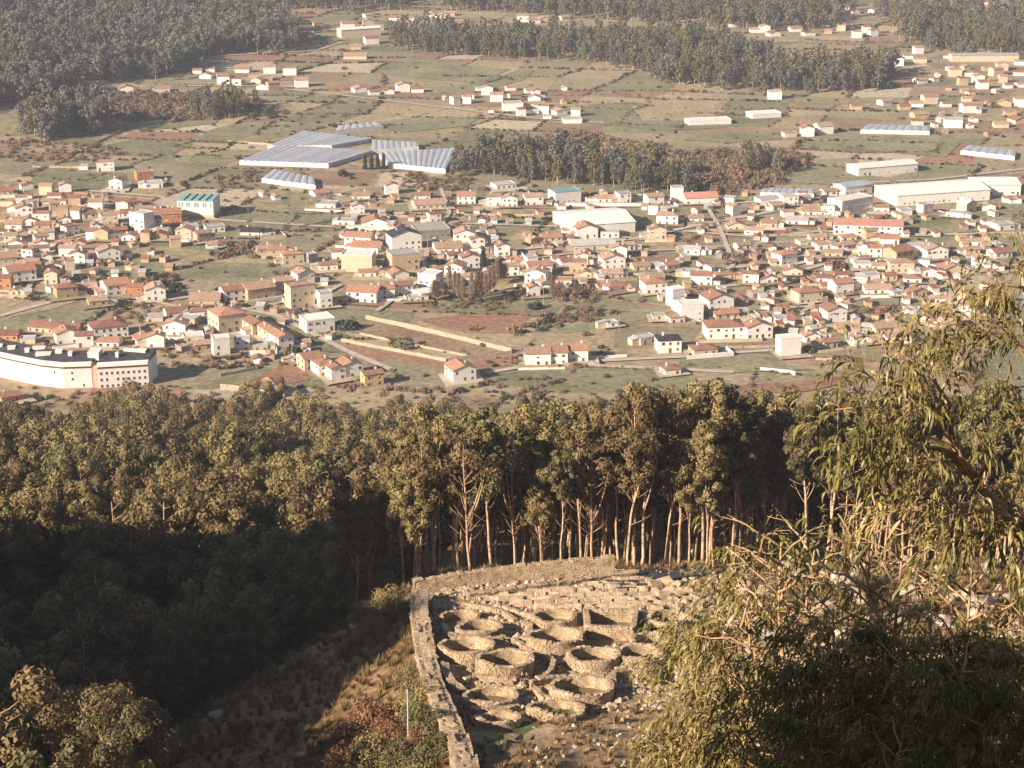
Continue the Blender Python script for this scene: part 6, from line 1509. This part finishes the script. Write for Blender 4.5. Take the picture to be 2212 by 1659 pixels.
NEAR = [  # u, v of the tip, distance, variant
    (1590, 1148, 39, 0, "leafy gum sapling rising in front of the shaded road"), (1672, 1150, 38, 3, "slim gum sapling beside the one before the road"), (1745, 1165, 38, 3, "gum sapling in front of the tall trunks beyond the road"),
    (1568, 1352, 39, 1, "broad golden gum sapling hiding the edge of the huts"), (1640, 1372, 39, 3, "low gum sapling in the gap above the broad golden one"), (1478, 1540, 39, 2, "gum sapling at the foot of the rubble slope"), (1535, 1455, 39, 1, "dense gum sapling overhanging the rubble slope"),
    (1640, 1330, 39, 3, "low gum sapling on the rocky bank"), (1800, 1300, 34, 3, "gum sapling among boulders on the rocky bank"), (1870, 1090, 33, 3, "tall gum sapling under the big leaning gum"), (1960, 1170, 31, 3, "gum sapling touching the big leaning gum"), (1730, 1450, 30, 1, "gum sapling at the rim of the dark shade"),
    (2085, 1210, 30, 3, "gum sapling half in shade behind the big leaning gum"), (2175, 1330, 29, 2, "shaded gum sapling below the big leaning gum"), (1850, 1430, 29, 2, "gum sapling standing in the dark shade"), (1990, 1440, 28, 1, "full gum sapling deep in the dark shade"), (2130, 1500, 28, 2, "low gum sapling deep in the dark shade"), (1600, 1530, 39, 0, "slender gum sapling between the rubble slope and the shade"), (1515, 1600, 39, 2, "short gum sapling at the bottom of the rubble slope"), (1660, 1590, 39, 2, "short gum sapling at the border of the dark shade"),
    (1775, 1405, 29, 4, "added bushy gum sapling at the crest of the dark shade"),  # bushy saplings from here on are added to darken the lower right
    (1850, 1385, 28, 4, "added bushy gum sapling on the round crest of the dark shade"),
    (1925, 1395, 28, 4, "added bushy gum sapling behind the full one in the dark shade"),
    (2000, 1425, 27, 4, "added bushy gum sapling between two low ones in the shade"),
    (2060, 1395, 28, 4, "added bushy gum sapling under the big leaning gum's lowest limb"),
    (2125, 1385, 27, 4, "added bushy gum sapling close under the big leaning gum"),
    (2200, 1405, 27, 4, "added bushy gum sapling at the foot of the big leaning gum"),
    (1740, 1560, 29, 4, "added bushy gum sapling at the lit margin of the shade"),
    (1830, 1545, 27, 4, "added bushy gum sapling low in front of the shade crest"),
    (1950, 1560, 26, 4, "added bushy gum sapling lowest in the middle of the shade"),
    (2070, 1540, 26, 4, "added bushy gum sapling low beside the leaning gum's roots"),
    (2180, 1520, 26, 4, "added bushy gum sapling lowest under the leaning gum"),
]
for i, (u, v, y, k_, lab) in enumerate(NEAR):
    t = at_px(u, v, y); g0 = hz(t[0], t[1]); hh = max(2.5, t[2] - g0)
    tree("gum_sapling", SAP[k_], (t[0], t[1], g0 - .1), i * 1.7, hh / (9, 8, 7, 8, 8)[k_], lab, "tree")

def big_gum():
    r_ = np.random.default_rng(900); mb = MB()
    base = at_px(2290, 1300, 30); base[2] = hz(base[0], base[1]); o = base.copy()
    L = lambda u, v, y: at_px(u, v, y) - o
    t1, t2, t3 = L(2225, 1180, 30), L(2110, 1040, 29.5), L(2040, 930, 29)
    tr = np.array([[0, 0, -.5], t1 * .5 + [0.25, 0, 0], t1, t2, t3]); mb.add(*tube(tr, [.17, .13, .10, .07, .045], 8))
    alt = [L(2250, 1000, 31), L(2240, 800, 31.5), L(2205, 575, 31.5)]; mb.add(*tube(np.array([t1 * .6 + [0.25, 0, 0]] + alt), [.12, .09, .06, .02], 7))
    LIM = [(t3, (1995, 690, 28.6)), (t3, (1905, 745, 28.2)), (t3, (1840, 800, 28)), (t2, (1800, 885, 28)), (t2, (1790, 960, 27.6)), (t2, (1830, 1030, 28.6)), (t2, (1900, 960, 28)), (t3, (2060, 760, 30)), (t3, (2010, 800, 28.2)), (t1, (1880, 1120, 28.5)), (t1, (1960, 1100, 28)), (t1, (2050, 1080, 29)), (t2, (2100, 880, 28.6)), (t2, (2170, 940, 29)), (t1, (2120, 1150, 28.5)), (t1, (1990, 1190, 28.4)), (t2, (1930, 860, 28)), (t2, (1960, 1010, 29.5)),
           (alt[1], (2130, 690, 31)), (alt[1], (2060, 680, 31)), (alt[1], (2010, 700, 30.5)), (alt[2] * .8 + alt[1] * .2, (2130, 640, 31)), (alt[2], (2190, 585, 31)), (alt[2], (2230, 560, 31)), (alt[0], (2170, 820, 30.5)), (alt[0], (2200, 900, 31)), (alt[1], (2220, 720, 31)), (alt[0], (2215, 1040, 30)), (t1, (2180, 1090, 29.5)), (t1, (2215, 1230, 29)), (alt[1], (2150, 600, 32))]
    P, D = [], []
    for s, tg in LIM:
        e = L(*tg); ln = np.linalg.norm(e - s); pth = branch(mb, s, e, .022 + .008 * ln, .12 * ln, 6, .006)
        for q in range(int(7 + 4 * ln)):
            f = r_.uniform(.42, 1.0) * 5; i0 = min(4, int(f)); pp = pth[i0] + (pth[i0 + 1] - pth[i0]) * (f - i0)
            d = unit(e - s); dd_ = unit(d * .6 + r_.normal(0, .6, 3)); le = r_.uniform(.08, .5)
            mb.add(*tube([pp, pp + dd_ * le], [.007, .003], 4)); P.append(pp + dd_ * le); D.append(dd_)
    V, F = sprays(r_, np.array(P), np.array(D), 9, .27, .42, .017)
    e = empty("gum_tree", o); tag(e, "big leaning gum with pale forking limbs and long hanging leaves", "tree")
    obj("trunk", mb.build("trunk", M['nearbark'], True), e); obj("crown", mesh("crown", V, F, M['nearleaf']), e)
big_gum()

# ------------------------------------------------------------------ rocks, bushes, grass of the slope
k_ = 0
for _ in range(1500):
    u, v = rng.uniform(1500, 2212), rng.uniform(1190, 1560)
    if v > 1560 - (u - 1500) * .25: continue
    p, d = cast(u, v, 0, 80)
    if d > 330 or road_d(p.x, p.y) < 4 or p.x < 26: continue
    s = rng.choice([.5, .8, 1.2, 1.9]) * rng.uniform(.7, 1.2)
    tag(obj("boulder", BOUL[k_ % 6], None, (p.x, p.y, p.z + .1 * s), (rng.uniform(-.4, .4), rng.uniform(-.4, .4), rng.uniform(0, 6)), (s, s * rng.uniform(.7, 1), s * rng.uniform(.55, .85))), "%s weathered boulder on the rocky bank beside the saplings" % ("small" if s < .8 else "big" if s > 1.4 else "middling"), "boulder", "boulders of the rocky bank"); k_ += 1
    if k_ > 110: break
k_ = 0
for u, v, s in [(640, 1392, 1.0), (655, 1400, .7), (740, 1345, .6), (775, 1352, 1.0), (565, 1440, .6), (700, 1372, .5), (470, 1545, .9), (445, 1560, .7), (430, 1525, .6), (610, 1425, .6), (750, 1400, .5), (520, 1470, .6), (790, 1385, .7)]:
    p, _ = cast(u, v, 0, 100); tag(obj("boulder", BOUL[k_ % 6], None, p, (.2, .1, k_), (s * 1.3, s, s * .7)), "pale boulder on the shaded bank outside the boundary wall", "boulder", "boulders of the shaded bank"); k_ += 1

BUSH = [(790, 1560, 3, 1.5), (830, 1575, 3, 1.6), (765, 1600, 3, 1.4), (860, 1600, 3, 1.2), (810, 1625, 4, 1.4), (740, 1645, 3, 1.3), (870, 1650, 2, 1.3), (930, 1655, 2, 1.3), (790, 1660, 2, 1.2), (905, 1560, 2, 1.3), (925, 1525, 4, 1.3), (900, 1500, 4, 1.2), (940, 1585, 2, 1.3), (955, 1630, 2, 1.1), (900, 1610, 3, .9), (885, 1470, 4, .9),
        (850, 1300, 4, 1.2), (825, 1315, 4, 1.3), (800, 1325, 3, 1.0), (780, 1345, 4, 1.2), (840, 1345, 4, 1.1), (810, 1365, 4, 1.2), (780, 1395, 4, 1.0), (760, 1330, 3, .9), (865, 1325, 4, 1.0), (755, 1300, 0, 1.0), (745, 1415, 3, .8), (520, 1590, 4, 1.1)]
for i, (u, v, k_, s) in enumerate(BUSH):
    p, _ = cast(u, v, 0, 100)
    w_ = {3: "rusty", 4: "tawny", 2: "olive", 0: "leafless brown"}[k_]
    bush("bush", NSH[k_], p, i * .9, s, "%s bush %s" % (w_, "on the grassy bank outside the wall's corner" if v < 1430 else "beside the lower end of the boundary wall"), "bush", "bushes outside the boundary wall")

def tuft(seed, n, hgt, m):
    r_ = np.random.default_rng(seed); a = r_.uniform(0, 6.28, n); d = np.stack([np.cos(a), np.sin(a), np.zeros(n)], 1)
    B = d * r_.uniform(0, .28, n)[:, None]; T_ = B + d * r_.uniform(.05, .4, n)[:, None] + np.array([0, 0, 1]) * (hgt * r_.uniform(.5, 1.2, n))[:, None]
    s = np.stack([-d[:, 1], d[:, 0], np.zeros(n)], 1) * .035
    V = np.stack([B - s, B + s, T_ + s * .3, T_ - s * .3], 1).reshape(-1, 3); return mesh("tuft", V, quads(V), M[m])
TUF = [tuft(1, 46, .55, 'drygrass'), tuft(2, 40, .8, 'leafbrown'), tuft(3, 46, .5, 'rust')]
for i, (u, v, lab) in enumerate([(1290, 1580, "tuft of straw grass on the rubble slope"), (1330, 1560, "taller olive tuft on the rubble slope"), (1250, 1610, "rusty bracken tuft on the rubble slope")]):
    p, _ = cast(u, v, 0, 100); bush("grass_tuft", TUF[i], p, 0, 1.2, lab, "grass", None, 'G%d' % i)
p, _ = cast(1300, 1610, 0, 100); bush("small_stone", BLK[0], p, 0, .45, "squarish pale stone on the rubble slope", "stone", None, 'R0')
p, _ = cast(1380, 1590, 0, 100); bush("small_stone", BOUL[1], p, 0, .4, "rounded brown stone on the rubble slope", "stone", None, 'R1')
GT = []
X, Y = jgrid(-62, 95, 88, 240, 1.15)
ok = (road_d(X, Y) > 3.6)
ruin = (X > xw(Y) - 1.0) & (X < 27 + 8 * np.sin(Y * .2)) & (Y > 172) & (Y < 228)
ok &= ~ruin
for x, y in zip(X[ok], Y[ok]):
    slope = y < 173 and x > xw(y)
    if math.hypot(x - c0.x, y - c0.y) < 4.2: continue
    q = rng.random()
    if slope:
        if q < .5: GT.append((x, y, rng.uniform(.5, 1.1), int(rng.choice([0, 0, 1, 2]))))
        elif q < .95: GT.append((x, y, rng.uniform(.25, .8) * .45, int(rng.choice([3, 4]))))
    elif q < .62: GT.append((x, y, rng.uniform(.6, 1.5), int(rng.choice([0, 1, 1, 2]))))
for _ in range(5200):
    x, y = rng.uniform(-12, 28), rng.uniform(172, 226)
    if x > xw(y) + 1.5 and not any(math.hypot(x - a_, y - b_) < r_ for a_, b_, r_ in ring_w): GT.append((x, y, rng.uniform(.15, .55), 3 if rng.random() < .7 else (4 if rng.random() < .8 else 0)))
GT = np.array(GT)
scatter("bracken", np.column_stack([GT[:, 0], GT[:, 1], h(GT[:, 0], GT[:, 1])]), rng.uniform(0, 6.28, len(GT)), GT[:, 2], GT[:, 3].astype(int), ['G0', 'G1', 'G2', 'R0', 'R1'], "dry grass, bracken and small stones covering the open slope")
X, Y = jgrid(20, 95, 95, 236, 3.4); ok = (road_d(X, Y) > 4.5) & ((X > 30) | (Y < 165)) & (rng.random(len(X)) < .55)
X, Y = X[ok], Y[ok]
scatter("undergrowth", np.column_stack([X, Y, h(X, Y)]), rng.uniform(0, 6.28, len(X)), rng.uniform(.35, .95, len(X)), rng.choice([0, 1, 1, 2, 3], len(X)), ['S0', 'S4', 'S2', 'S3'], "tangled low undergrowth on the rocky bank")

# ------------------------------------------------------------------ air
hm = bpy.data.materials.new("haze"); hm.use_nodes = True
N = hm.node_tree.nodes; N.clear()
out = N.new("ShaderNodeOutputMaterial"); pv = N.new("ShaderNodeVolumePrincipled")
pv.inputs["Color"].default_value = (0.80, 0.87, 1.0, 1); pv.inputs["Density"].default_value = 0.00009; pv.inputs["Anisotropy"].default_value = 0.0
hm.node_tree.links.new(pv.outputs[0], out.inputs["Volume"])
zt = float(GZ.max()) + 6
mb = MB(); mb.box(-3520, 3520, -1520, 6020, float(GZ.min()) - 1.5, zt)
tag(obj("haze", mb.build("haze", hm)), "thin warm haze lying over the valley", kind="stuff")
